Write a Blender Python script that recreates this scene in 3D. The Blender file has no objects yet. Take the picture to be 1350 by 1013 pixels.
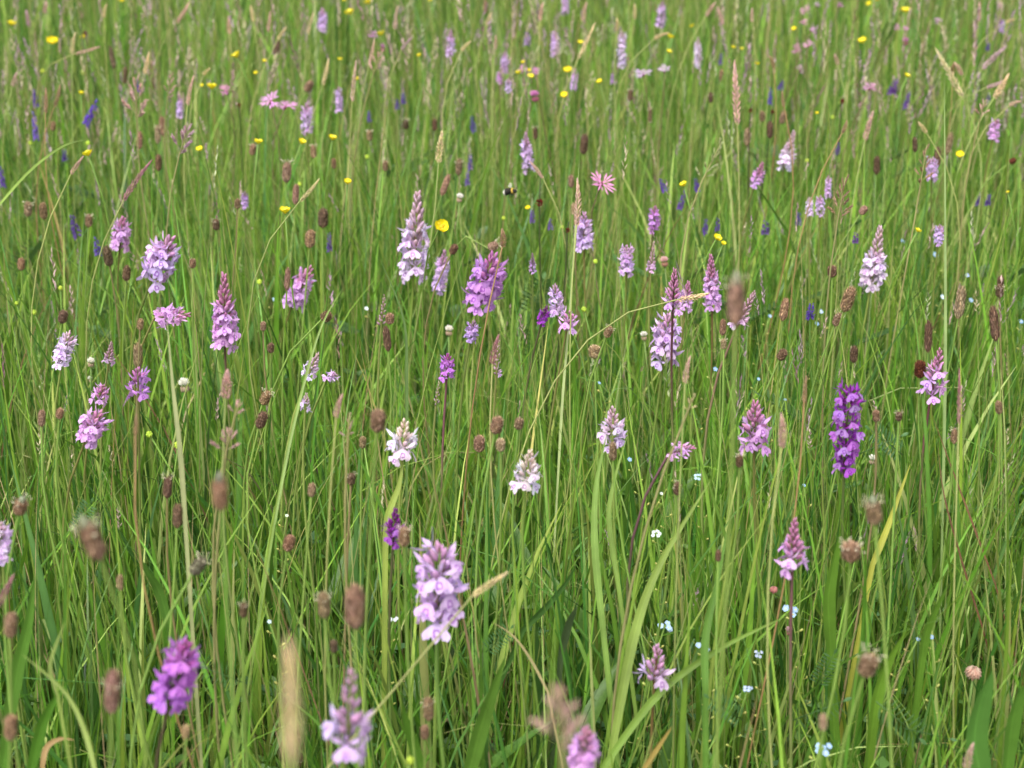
import bpy, math, random
import numpy as np
from mathutils import Vector, Matrix

# ------------------------------------------------------------------ camera, sky, sun, exposure
scene = bpy.context.scene
COL = scene.collection
R = math.radians
PW, PH, FPX = 1350.0, 1013.0, 2200.0          # photograph size and focal length in its pixels
CAM_Z, PITCH = 0.84, R(20.8)

cam_data = bpy.data.cameras.new('camera')
cam = bpy.data.objects.new('camera', cam_data)
COL.objects.link(cam)
cam.location = (0, 0, CAM_Z)
cam.rotation_euler = (math.pi / 2 - PITCH, 0, 0)
cam_data.sensor_width = 36.0
cam_data.lens = 36.0 * FPX / PW
cam_data.clip_start = 0.02
cam_data.clip_end = 500
cam_data.dof.use_dof = True
cam_data.dof.focus_distance = 1.42
cam_data.dof.aperture_fstop = 9.3
scene.camera = cam

SUN_EL, SUN_AZ = R(58), R(205)
world = bpy.data.worlds.new('World')
scene.world = world
world.use_nodes = True
wn, wl = world.node_tree.nodes, world.node_tree.links
wn.clear()
sky = wn.new('ShaderNodeTexSky')
sky.sky_type = 'NISHITA'
sky.sun_disc = False
sky.sun_elevation = SUN_EL
sky.sun_rotation = SUN_AZ
sky.air_density = 1.0
sky.dust_density = 4.0
sky.ozone_density = 1.0
hsv = wn.new('ShaderNodeHueSaturation')          # a thin even cloud layer: the sky is mostly white
hsv.inputs['Saturation'].default_value = 0.22
bg = wn.new('ShaderNodeBackground')
bg.inputs['Strength'].default_value = 0.15
wo = wn.new('ShaderNodeOutputWorld')
wl.new(sky.outputs[0], hsv.inputs['Color'])
wl.new(hsv.outputs[0], bg.inputs['Color'])
wl.new(bg.outputs[0], wo.inputs['Surface'])

sun_data = bpy.data.lights.new('sun', 'SUN')
sun_data.energy = 1.25
sun_data.angle = R(42)
sun_data.color = (1.0, 0.98, 0.94)
sun = bpy.data.objects.new('sun', sun_data)
COL.objects.link(sun)
sd = Vector((math.sin(SUN_AZ) * math.cos(SUN_EL), math.cos(SUN_AZ) * math.cos(SUN_EL), math.sin(SUN_EL)))
sun.rotation_euler = sd.to_track_quat('Z', 'Y').to_euler()

vs = scene.view_settings
vs.view_transform = 'Standard'
vs.look = 'None'
vs.exposure = 0.97
vs.gamma = 1.0
vs.use_curve_mapping = False
cy = scene.cycles
cy.max_bounces = 7
cy.diffuse_bounces = 4
cy.glossy_bounces = 2
cy.transmission_bounces = 4
cy.transparent_max_bounces = 4
cy.use_denoising = True
cy.denoiser = 'OPENIMAGEDENOISE'
cy.denoising_input_passes = 'RGB_ALBEDO_NORMAL'
cy.denoising_prefilter = 'ACCURATE'
cy.sample_clamp_indirect = 6.0

# ------------------------------------------------------------------ helpers
rng = random.Random(7)
nrng = np.random.default_rng(11)
cP, sP = math.cos(PITCH), math.sin(PITCH)
FWD = Vector((0, cP, -sP))
DWN = Vector((0, -sP, -cP))
RGT = Vector((1, 0, 0))


def ray(px, py):
    return FWD + RGT * ((px - PW / 2) / FPX) + DWN * ((py - PH / 2) / FPX)


def at_depth(px, py, d):
    return Vector((0, 0, CAM_Z)) + ray(px, py) * d


def at_height(px, py, z):
    r = ray(px, py)
    d = (CAM_Z - z) / -r.z
    return Vector((0, 0, CAM_Z)) + r * d, d


def project(P):
    """(N,3) array -> photo px, py, depth"""
    x = P[:, 0]; y = P[:, 1]; z = P[:, 2] - CAM_Z
    d = y * cP - z * sP
    dd = np.maximum(d, 0.02)
    return PW / 2 + x / dd * FPX, PH / 2 + (-y * sP - z * cP) / dd * FPX, d


def new_mesh(name, verts, faces, mats=(), mat_idx=None, smooth=True, cols=None):
    me = bpy.data.meshes.new(name)
    me.from_pydata([tuple(v) for v in verts], [], faces)
    for m in mats:
        me.materials.append(m)
    if mat_idx is not None:
        me.polygons.foreach_set('material_index', mat_idx)
    if smooth:
        me.polygons.foreach_set('use_smooth', [True] * len(me.polygons))
    if cols is not None:
        a = me.attributes.new('col', 'FLOAT_COLOR', 'POINT')
        a.data.foreach_set('color', np.asarray(cols, np.float32).ravel())
    me.update()
    return me


def np_mesh(name, V, Q, mat, cols):
    """big mesh from arrays: V (n,3), Q (m,4) quads, cols (n,3)"""
    me = bpy.data.meshes.new(name)
    n, m = len(V), len(Q)
    me.vertices.add(n)
    me.vertices.foreach_set('co', np.ascontiguousarray(V, np.float32).ravel())
    me.loops.add(m * 4)
    me.loops.foreach_set('vertex_index', np.ascontiguousarray(Q, np.int32).ravel())
    me.polygons.add(m)
    me.polygons.foreach_set('loop_start', np.arange(0, m * 4, 4, dtype=np.int32))
    me.polygons.foreach_set('loop_total', np.full(m, 4, np.int32))
    me.polygons.foreach_set('use_smooth', np.ones(m, bool))
    me.materials.append(mat)
    a = me.attributes.new('col', 'FLOAT_COLOR', 'POINT')
    c4 = np.ones((n, 4), np.float32); c4[:, :3] = cols
    a.data.foreach_set('color', c4.ravel())
    me.update(calc_edges=True)
    me.validate()
    return me


class Geo:
    """collects verts/faces/material slots/colours"""
    def __init__(self):
        self.v = []; self.f = []; self.m = []; self.c = []
        self.col = (1, 1, 1, 1)

    def add(self, vs_, fs_, m=0):
        o = len(self.v)
        self.v += [Vector(p) for p in vs_]
        self.c += [self.col] * len(vs_)
        self.f += [tuple(o + i for i in f) for f in fs_]
        self.m += [m] * len(fs_)

    def tube(self, pts, radii, n=5, m=0, cap=True):
        pts = [Vector(p) for p in pts]
        vs_, fs_ = [], []
        up = Vector((0.31, 0.9, 0.17))
        for i, p in enumerate(pts):
            t = (pts[min(i + 1, len(pts) - 1)] - pts[max(i - 1, 0)])
            if t.length < 1e-9: t = Vector((0, 0, 1))
            t.normalize()
            a = t.cross(up)
            if a.length < 1e-3: a = t.cross(Vector((1, 0, 0)))
            a.normalize(); b = t.cross(a)
            r = radii[i] if hasattr(radii, '__len__') else radii
            for k in range(n):
                th = 2 * math.pi * k / n
                vs_.append(p + (a * math.cos(th) + b * math.sin(th)) * r)
        for i in range(len(pts) - 1):
            for k in range(n):
                k2 = (k + 1) % n
                fs_.append((i * n + k, i * n + k2, (i + 1) * n + k2, (i + 1) * n + k))
        if cap:
            fs_.append(tuple(range(n))[::-1])
            fs_.append(tuple((len(pts) - 1) * n + k for k in range(n)))
        self.add(vs_, fs_, m)

    def petal(self, base, d, side, length, width, cup=0.15, droop=0.0, n=5, m=0, pw=0.9, mid=0.5, cross=3):
        """a curved petal or leaf: base point, direction, side vector"""
        base = Vector(base); d = Vector(d).normalized(); side = Vector(side)
        side = (side - d * side.dot(d)).normalized()
        nor = d.cross(side).normalized()
        vs_, fs_ = [], []
        for i in range(n + 1):
            s = i / n
            prof = (s / mid) ** pw if s < mid else (1 - ((s - mid) / (1 - mid)) ** 2.2)
            w = width * 0.5 * max(0.06, prof)
            c = base + d * (length * s) - nor * (droop * length * s * s)
            for j in range(cross):
                u = -1 + 2 * j / (cross - 1)
                vs_.append(c + side * (w * u) + nor * (cup * width * (u * u)))
        for i in range(n):
            for j in range(cross - 1):
                a = i * cross + j
                fs_.append((a, a + 1, a + cross + 1, a + cross))
        self.add(vs_, fs_, m)

    def spindle(self, base, d, length, width, n=5, m=0, rows=(0.0, 0.25, 0.55, 0.85, 1.0), prof=(0.25, 0.85, 1.0, 0.5, 0.04)):
        base = Vector(base); d = Vector(d).normalized()
        self.tube([base + d * (length * r) for r in rows], [max(width * 0.5 * p, 1e-5) for p in prof], n, m)

    def mesh(self, name, mats, colours=False, smooth=True):
        return new_mesh(name, self.v, self.f, mats, self.m, smooth, self.c if colours else None)


def link(name, data, parent=None, mat=None, color=None):
    o = bpy.data.objects.new(name, data)
    COL.objects.link(o)
    if parent is not None: o.parent = parent
    if mat is not None: o.matrix_basis = mat
    if color is not None:
        o.color = (color[0], color[1], color[2], color[3] if len(color) > 3 else 1.0)
    return o


def frame(loc, x, y, z, s=(1, 1, 1)):
    m = Matrix.Identity(4)
    for i, (a, k) in enumerate(zip((x, y, z), s)):
        m[0][i], m[1][i], m[2][i] = a.x * k, a.y * k, a.z * k
    m[0][3], m[1][3], m[2][3] = loc.x, loc.y, loc.z
    return m


def axes_from_z(z, hint=Vector((0, -1, 0))):
    z = z.normalized()
    x = (hint - z * hint.dot(z))
    if x.length < 1e-3: x = Vector((1, 0, 0))
    x.normalize()
    return x, z.cross(x), z


def plumb(px, py):
    """how far a plumb line seems to lean at this place of the picture, in degrees"""
    return math.degrees(math.atan2(px - PW / 2, PH / 2 + FPX / math.tan(PITCH) - py))


def tilt_dir(deg):
    """the upright direction leaned towards the right of the picture by deg"""
    return Vector((math.sin(R(deg)), 0, math.cos(R(deg))))


def srgb(r, g, b):
    f = lambda c: (c / 255 / 12.92) if c / 255 <= 0.04045 else ((c / 255 + 0.055) / 1.055) ** 2.4
    return (f(r), f(g), f(b))


def vary(c, a=0.08):
    k = 1 + rng.uniform(-a, a)
    return tuple(min(0.95, max(0.0, x * k * (1 + rng.uniform(-a, a) * 0.5))) for x in c[:3]) + tuple(c[3:])


# ------------------------------------------------------------------ materials
def nodes_of(name):
    m = bpy.data.materials.new(name)
    m.use_nodes = True
    nt = m.node_tree
    nt.nodes.clear()
    out = nt.nodes.new('ShaderNodeOutputMaterial')
    return m, nt.nodes, nt.links, out


def leafy(name, colour_fn, trans=0.35, rough=0.5, spec=0.3, noise=(40.0, 0.25), bump=None):
    """a thin plant surface: principled reflection plus light passing through"""
    m, N, L, out = nodes_of(name)
    base = colour_fn(N, L)
    tc = N.new('ShaderNodeTexCoord')
    nz = N.new('ShaderNodeTexNoise'); nz.inputs['Scale'].default_value = noise[0]; nz.inputs['Detail'].default_value = 3
    L.new(tc.outputs['Object'], nz.inputs['Vector'])
    mr = N.new('ShaderNodeMapRange')
    mr.inputs['From Min'].default_value = 0.25; mr.inputs['From Max'].default_value = 0.75
    mr.inputs['To Min'].default_value = 1 - noise[1]; mr.inputs['To Max'].default_value = 1 + noise[1]
    L.new(nz.outputs['Fac'], mr.inputs['Value'])
    mx = N.new('ShaderNodeVectorMath'); mx.operation = 'SCALE'
    L.new(base, mx.inputs[0]); L.new(mr.outputs[0], mx.inputs['Scale'])
    p = N.new('ShaderNodeBsdfPrincipled')
    p.inputs['Roughness'].default_value = rough
    p.inputs['Specular IOR Level'].default_value = spec
    L.new(mx.outputs[0], p.inputs['Base Color'])
    if bump:
        bn = N.new('ShaderNodeTexNoise'); bn.inputs['Scale'].default_value = bump[0]; bn.inputs['Detail'].default_value = 4
        L.new(tc.outputs['Object'], bn.inputs['Vector'])
        bp = N.new('ShaderNodeBump'); bp.inputs['Strength'].default_value = bump[1]; bp.inputs['Distance'].default_value = bump[2]
        L.new(bn.outputs['Fac'], bp.inputs['Height']); L.new(bp.outputs[0], p.inputs['Normal'])
    if trans > 0:
        t = N.new('ShaderNodeBsdfTranslucent')
        L.new(mx.outputs[0], t.inputs['Color'])
        ms = N.new('ShaderNodeMixShader'); ms.inputs[0].default_value = trans
        L.new(p.outputs[0], ms.inputs[1]); L.new(t.outputs[0], ms.inputs[2])
        L.new(ms.outputs[0], out.inputs[0])
    else:
        L.new(p.outputs[0], out.inputs[0])
    return m


def attr_col(N, L):
    a = N.new('ShaderNodeAttribute'); a.attribute_name = 'col'
    return a.outputs['Color']


def obj_col(N, L):
    return N.new('ShaderNodeObjectInfo').outputs['Color']


def obj_attr_col(N, L):
    a = N.new('ShaderNodeAttribute'); a.attribute_name = 'col'
    o = N.new('ShaderNodeObjectInfo')
    m = N.new('ShaderNodeVectorMath'); m.operation = 'MULTIPLY'
    L.new(a.outputs['Color'], m.inputs[0]); L.new(o.outputs['Color'], m.inputs[1])
    return m.outputs[0]


def lip_col(N, L):
    """petal colour with the darker loops and dashes of a spotted orchid's lip"""
    o = N.new('ShaderNodeObjectInfo')
    tc = N.new('ShaderNodeTexCoord')
    mp = N.new('ShaderNodeMapping'); mp.inputs['Location'].default_value = (-0.34, 0, 0.36)
    L.new(tc.outputs['Object'], mp.inputs['Vector'])
    w = N.new('ShaderNodeTexWave'); w.wave_type = 'RINGS'; w.rings_direction = 'SPHERICAL'
    w.inputs['Scale'].default_value = 1.15; w.inputs['Distortion'].default_value = 3.0
    w.inputs['Detail'].default_value = 1.5; w.inputs['Detail Scale'].default_value = 3.0
    L.new(mp.outputs[0], w.inputs['Vector'])
    ln = N.new('ShaderNodeVectorMath'); ln.operation = 'LENGTH'
    L.new(mp.outputs[0], ln.inputs[0])
    fall = N.new('ShaderNodeMapRange')
    fall.inputs['From Min'].default_value = 0.44; fall.inputs['From Max'].default_value = 0.26
    L.new(ln.outputs['Value'], fall.inputs['Value'])
    rp = N.new('ShaderNodeMapRange')
    rp.inputs['From Min'].default_value = 0.62; rp.inputs['From Max'].default_value = 0.9
    L.new(w.outputs['Fac'], rp.inputs['Value'])
    mu = N.new('ShaderNodeMath'); mu.operation = 'MULTIPLY'
    L.new(rp.outputs[0], mu.inputs[0]); L.new(fall.outputs[0], mu.inputs[1])
    m2 = N.new('ShaderNodeMath'); m2.operation = 'MULTIPLY'; m2.inputs[1].default_value = 0.9
    L.new(mu.outputs[0], m2.inputs[0])
    dk = N.new('ShaderNodeVectorMath'); dk.operation = 'MULTIPLY'; dk.inputs[1].default_value = (0.50, 0.24, 0.62)
    L.new(o.outputs['Color'], dk.inputs[0])
    mx = N.new('ShaderNodeMix'); mx.data_type = 'RGBA'
    L.new(m2.outputs[0], mx.inputs[0]); L.new(o.outputs['Color'], mx.inputs[6]); L.new(dk.outputs[0], mx.inputs[7])
    return mx.outputs[2]


def bract_col(N, L):
    """bracts: pale green on pale plants, dark wine red on purple ones (object alpha holds which)"""
    o = N.new('ShaderNodeObjectInfo')
    mx = N.new('ShaderNodeMix'); mx.data_type = 'RGBA'
    mx.inputs[6].default_value = (0.46, 0.44, 0.24, 1); mx.inputs[7].default_value = (0.16, 0.035, 0.085, 1)
    L.new(o.outputs['Alpha'], mx.inputs[0])
    return mx.outputs[2]


M_GRASS = leafy('grass_blade', attr_col, 0.30, 0.42, 0.42, (60, 0.16))
M_STEM = leafy('stem', obj_col, 0.0, 0.5, 0.3, (50, 0.18))


def stem_col(N, L):
    """orchid stems: flushed with the plant's own tint near the flowers, plain green lower down"""
    o = N.new('ShaderNodeObjectInfo'); tc = N.new('ShaderNodeTexCoord'); sp = N.new('ShaderNodeSeparateXYZ')
    L.new(tc.outputs['Generated'], sp.inputs[0])
    mr = N.new('ShaderNodeMapRange'); mr.inputs['From Min'].default_value = 0.45; mr.inputs['From Max'].default_value = 0.8
    L.new(sp.outputs['Z'], mr.inputs['Value'])
    mx = N.new('ShaderNodeMix'); mx.data_type = 'RGBA'; mx.inputs[6].default_value = srgb(116, 144, 64) + (1,)
    L.new(mr.outputs[0], mx.inputs[0]); L.new(o.outputs['Color'], mx.inputs[7])
    return mx.outputs[2]


M_OSTEM = leafy('orchid_stem', stem_col, 0.0, 0.5, 0.3, (50, 0.18))
M_LEAF = leafy('broad_leaf', obj_col, 0.3, 0.4, 0.4, (60, 0.18), (180, 0.25, 0.001))


def veined_col(N, L):
    """object colour with fine lengthwise veins and a paler midrib"""
    o = N.new('ShaderNodeObjectInfo'); a = N.new('ShaderNodeAttribute'); a.attribute_name = 'across'
    m = N.new('ShaderNodeMath'); m.operation = 'MULTIPLY'; m.inputs[1].default_value = 34.0
    L.new(a.outputs['Fac'], m.inputs[0])
    sn = N.new('ShaderNodeMath'); sn.operation = 'SINE'; L.new(m.outputs[0], sn.inputs[0])
    mr = N.new('ShaderNodeMapRange'); mr.inputs['From Min'].default_value = -1
    mr.inputs['To Min'].default_value = 0.84; mr.inputs['To Max'].default_value = 1.1
    L.new(sn.outputs[0], mr.inputs['Value'])
    ab = N.new('ShaderNodeMath'); ab.operation = 'ABSOLUTE'; L.new(a.outputs['Fac'], ab.inputs[0])
    rb = N.new('ShaderNodeMapRange'); rb.inputs['From Max'].default_value = 0.12
    rb.inputs['To Min'].default_value = 1.3; rb.inputs['To Max'].default_value = 1.0
    L.new(ab.outputs[0], rb.inputs['Value'])
    mm = N.new('ShaderNodeMath'); mm.operation = 'MULTIPLY'; L.new(mr.outputs[0], mm.inputs[0]); L.new(rb.outputs[0], mm.inputs[1])
    v = N.new('ShaderNodeVectorMath'); v.operation = 'SCALE'
    L.new(o.outputs['Color'], v.inputs[0]); L.new(mm.outputs[0], v.inputs['Scale'])
    return v.outputs[0]


M_BLADE = leafy('blade', veined_col, 0.3, 0.4, 0.4, (35, 0.22), (120, 0.3, 0.001))
M_PETAL = leafy('orchid_petal', obj_col, 0.32, 0.5, 0.2, (3.0, 0.14))
M_LIP = leafy('orchid_lip', lip_col, 0.32, 0.5, 0.2, (4.0, 0.10))
M_BRACT = leafy('orchid_bract', bract_col, 0.2, 0.5, 0.25, (3, 0.2))
M_SCALE = leafy('plantain_scales', obj_attr_col, 0.0, 0.8, 0.15, (9.0, 0.3))
M_ANTHER = leafy('anthers', obj_col, 0.2, 0.7, 0.1, (5, 0.1))
M_SPIKELET = leafy('spikelets', obj_attr_col, 0.3, 0.6, 0.2, (8, 0.2))
M_BUTTER = leafy('buttercup_petal', obj_col, 0.2, 0.22, 0.5, (4, 0.08))
M_SMALL = leafy('small_petal', obj_attr_col, 0.35, 0.55, 0.2, (4, 0.1))
M_LITTER = leafy('dry_litter', attr_col, 0.15, 0.8, 0.1, (80, 0.3))


def ground_material():
    m, N, L, out = nodes_of('meadow_soil')
    tc = N.new('ShaderNodeTexCoord')
    n1 = N.new('ShaderNodeTexNoise'); n1.inputs['Scale'].default_value = 9; n1.inputs['Detail'].default_value = 8
    n2 = N.new('ShaderNodeTexNoise'); n2.inputs['Scale'].default_value = 160; n2.inputs['Detail'].default_value = 5
    L.new(tc.outputs['Object'], n1.inputs['Vector']); L.new(tc.outputs['Object'], n2.inputs['Vector'])
    r1 = N.new('ShaderNodeValToRGB')
    r1.color_ramp.elements[0].position = 0.35; r1.color_ramp.elements[0].color = (0.05, 0.036, 0.022, 1)
    r1.color_ramp.elements[1].position = 0.6; r1.color_ramp.elements[1].color = (0.045, 0.075, 0.016, 1)
    L.new(n1.outputs['Fac'], r1.inputs[0])
    r2 = N.new('ShaderNodeMapRange'); r2.inputs['To Min'].default_value = 0.5; r2.inputs['To Max'].default_value = 1.5
    L.new(n2.outputs['Fac'], r2.inputs['Value'])
    sc = N.new('ShaderNodeVectorMath'); sc.operation = 'SCALE'
    L.new(r1.outputs[0], sc.inputs[0]); L.new(r2.outputs[0], sc.inputs['Scale'])
    p = N.new('ShaderNodeBsdfPrincipled'); p.inputs['Roughness'].default_value = 0.95
    p.inputs['Specular IOR Level'].default_value = 0.1
    L.new(sc.outputs[0], p.inputs['Base Color'])
    b = N.new('ShaderNodeBump'); b.inputs['Strength'].default_value = 0.8; b.inputs['Distance'].default_value = 0.01
    L.new(n2.outputs['Fac'], b.inputs['Height']); L.new(b.outputs[0], p.inputs['Normal'])
    L.new(p.outputs[0], out.inputs[0])
    return m


# ------------------------------------------------------------------ ground
def build_ground():
    xs = np.concatenate([np.linspace(-120, -6, 14), np.linspace(-5, 5, 61), np.linspace(6, 120, 14)])
    ys = np.concatenate([np.linspace(-60, -1.5, 10), np.linspace(-1, 12, 79), np.linspace(13, 200, 18)])
    V = np.array([(x, y, 0.012 * math.sin(3.1 * x + 1.3) * math.sin(2.3 * y) - 0.012) for y in ys for x in xs])
    nx = len(xs)
    F = [(j * nx + i, j * nx + i + 1, (j + 1) * nx + i + 1, (j + 1) * nx + i) for j in range(len(ys) - 1) for i in range(nx - 1)]
    o = link('ground', new_mesh('ground', V, F, [ground_material()]))
    o['kind'] = 'structure'
    o['label'] = 'dark mossy soil underneath the meadow grass'


build_ground()

# ------------------------------------------------------------------ registry of things (for labels and for keeping grass off the heads)
THINGS = []      # dict(root, px, py, kind, look, cat, group, label)
HEADS = []       # (px, py, rx, ry, depth, keep)


def register(root, px, py, rx, ry, d, kind, cat, group, look, label=None, keep=0.9):
    THINGS.append(dict(root=root, px=px, py=py, cat=cat, kind=kind, group=group, look=look, label=label))
    HEADS.append((px, py, max(rx, 3.0), max(ry, 3.0), d, keep))


def bez(p0, p1, p2, p3, n):
    out = []
    for i in range(n + 1):
        t = i / n; a = 1 - t
        out.append(p0 * a ** 3 + p1 * (3 * a * a * t) + p2 * (3 * a * t * t) + p3 * t ** 3)
    return out


def stem_mesh(base, top, tang, r0, r1, extra=None, n=9, sides=6, wob=0.0, straight=False, mat=None):
    """tube in coordinates relative to base, from the ground up to top arriving along tang"""
    v = top - base
    L = v.length
    p1 = Vector((0, 0, L * 0.35)) + Vector((rng.uniform(-wob, wob), rng.uniform(-wob, wob), 0))
    p2 = v - tang.normalized() * (L * 0.33)
    if straight: p1 = v * 0.33
    pts = bez(Vector((0, 0, -0.01)), p1, p2, v, n)
    rad = [r0 + (r1 - r0) * i / n for i in range(n + 1)]
    if extra is not None:
        pts += [v + (extra - v) * k / 3 for k in (1, 2, 3)]
        rad += [r1 * 0.9, r1 * 0.7, r1 * 0.4]
    g = Geo(); g.tube(pts, rad, sides)
    return g.mesh('stem', [mat or M_STEM])


def plant_root(name, head, lean=0.03):
    e = bpy.data.objects.new(name, None)
    COL.objects.link(e)
    e.empty_display_size = 0.02
    b = Vector((head.x + rng.uniform(-lean, lean), head.y + rng.uniform(-lean, lean), 0.0))
    e.location = b
    return e, b


# ------------------------------------------------------------------ orchids
def lip_geo(g, m, nu=13, nv=5, seed=0):
    """broad frilled skirt of three lobes: two wide side lobes and a short pointed middle one"""
    r = random.Random(seed)
    ph = r.uniform(0, 6); wid = r.uniform(0.9, 1.12)
    vs_, fs_ = [], []
    for j in range(nv + 1):
        v = j / nv
        for i in range(nu):
            u = -1 + 2 * i / (nu - 1)
            hw = (0.10 + 0.46 * min(1, v * 1.35) ** 0.75) * wid
            side = math.exp(-((abs(u) - 0.68) / 0.26) ** 2)
            mid = math.exp(-(u / 0.15) ** 2)
            ln = 0.52 + 0.20 * side + 0.30 * mid
            ln += (0.055 if i % 2 else -0.055) * (v ** 3) + 0.03 * math.sin(5 * u + ph)
            z = -v * ln * 0.92
            x = 0.10 + 0.34 * math.sin(v * 1.3) - 0.10 * u * u * v + 0.06 * math.sin(7 * u + ph) * v * v
            vs_.append((x, u * hw, z))
    for j in range(nv):
        for i in range(nu - 1):
            a = j * nu + i
            fs_.append((a, a + 1, a + nu + 1, a + nu))
    g.add(vs_, fs_, m)


def hood_geo(g, m, seed=0, n=4):
    r = random.Random(seed + 50)
    j = lambda a=0.12: r.uniform(-a, a)
    for s in (-1, 1):       # pointed side sepals held out like wings
        g.petal((0.03, s * 0.07, 0.06), (0.22 + j(), s * 0.70, 0.55 + j(0.25)), (0.5, 0, -0.6), 0.92 + j(), 0.24, 0.12, 0.22 * s, n, m, 0.8, 0.42)
        g.petal((0.02, s * 0.05, 0.08), (0.66 + j(), s * 0.24, 0.46 + j()), (0, 1, 0.2 * s), 0.46, 0.20, 0.2, 0.1, n, m)
    g.petal((0.0, 0.0, 0.12), (0.5 + j(), j(), 0.78 + j()), (0, 1, 0), 0.62, 0.22, 0.25, 0.12, n, m, 0.8, 0.42)
    g.tube([(-0.5, 0, -0.42), (-0.28, 0, -0.16), (0.02, 0, 0.03)], [0.045, 0.07, 0.08], 5, m)      # ovary
    g.tube([(0.05, 0, -0.02), (-0.18, 0, -0.22), (-0.36, 0, -0.5)], [0.08, 0.06, 0.02], 5, m)       # spur


FLOWER, LIP, SIMPLE, BUD = [], [], [], []
for k in range(4):
    g = Geo(); hood_geo(g, 0, k)
    g.petal((-0.5, 0, -0.45), (0.55, 0.2, 0.75), (0, 1, 0), 0.9, 0.16, 0.2, -0.2, 4, 1)              # bract below the flower
    FLOWER.append(g.mesh('orchid_flower', [M_PETAL, M_BRACT]))
    g = Geo(); lip_geo(g, 0, 13, 6, k); LIP.append(g.mesh('orchid_lip', [M_LIP]))
    g = Geo(); hood_geo(g, 0, k, 3); lip_geo(g, 1, 9, 3, k); SIMPLE.append(g.mesh('orchid_flower_small', [M_PETAL, M_LIP]))
    g = Geo()
    g.spindle((0, 0, 0), (0.18, 0, 1), 1.0, 0.36 + 0.03 * k, 7, 0, (0, 0.15, 0.4, 0.7, 0.9, 1.0), (0.3, 0.75, 1.0, 0.8, 0.4, 0.08))
    g.petal((0.17, 0, -0.25), (0.10, 0.05 * k, 1), (0, 1, 0), 1.05, 0.2, -0.25, 0.08, 4, 1)
    BUD.append(g.mesh('orchid_bud', [M_PETAL, M_BRACT]))
g = Geo()
g.petal((0, 0, 0), (0, 0, 1), (1, 0, 0), 1.0, 0.13, 0.18, 0.35, 8, 0, 0.5, 0.35)
ORCHID_LEAF = g.mesh('orchid_leaf', [M_LEAF])

STY = {  # flower colour, bud colour, bract mix (0 pale green .. 1 wine), stem colour
    'lilac':  (srgb(226, 194, 238), srgb(214, 164, 200), 0.55, srgb(112, 124, 60)),
    'pale':   (srgb(234, 214, 242), srgb(226, 192, 206), 0.4, srgb(140, 152, 78)),
    'white':  (srgb(240, 229, 243), srgb(238, 214, 200), 0.0, srgb(150, 168, 84)),
    'pink':   (srgb(228, 180, 232), srgb(212, 144, 182), 0.65, srgb(116, 114, 62)),
    'vivid':  (srgb(210, 154, 224), srgb(198, 124, 178), 0.75, srgb(104, 108, 58)),
    'deep':   (srgb(164, 66, 188), srgb(140, 50, 144), 1.0, srgb(86, 84, 56)),
    'rich':   (srgb(200, 128, 218), srgb(184, 92, 164), 0.85, srgb(98, 96, 58)),
    'bud':    (srgb(220, 186, 220), srgb(212, 172, 186), 0.5, srgb(128, 132, 74)),
    'dusky':  (srgb(200, 168, 218), srgb(178, 132, 172), 0.6, srgb(104, 118, 60)),
}
WORD = {'lilac': 'lilac', 'pale': 'pale lilac', 'white': 'whitish', 'pink': 'pink', 'vivid': 'bright purple',
        'deep': 'deep purple', 'rich': 'bright purple', 'bud': 'budding pinkish', 'dusky': 'dusky mauve'}


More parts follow.
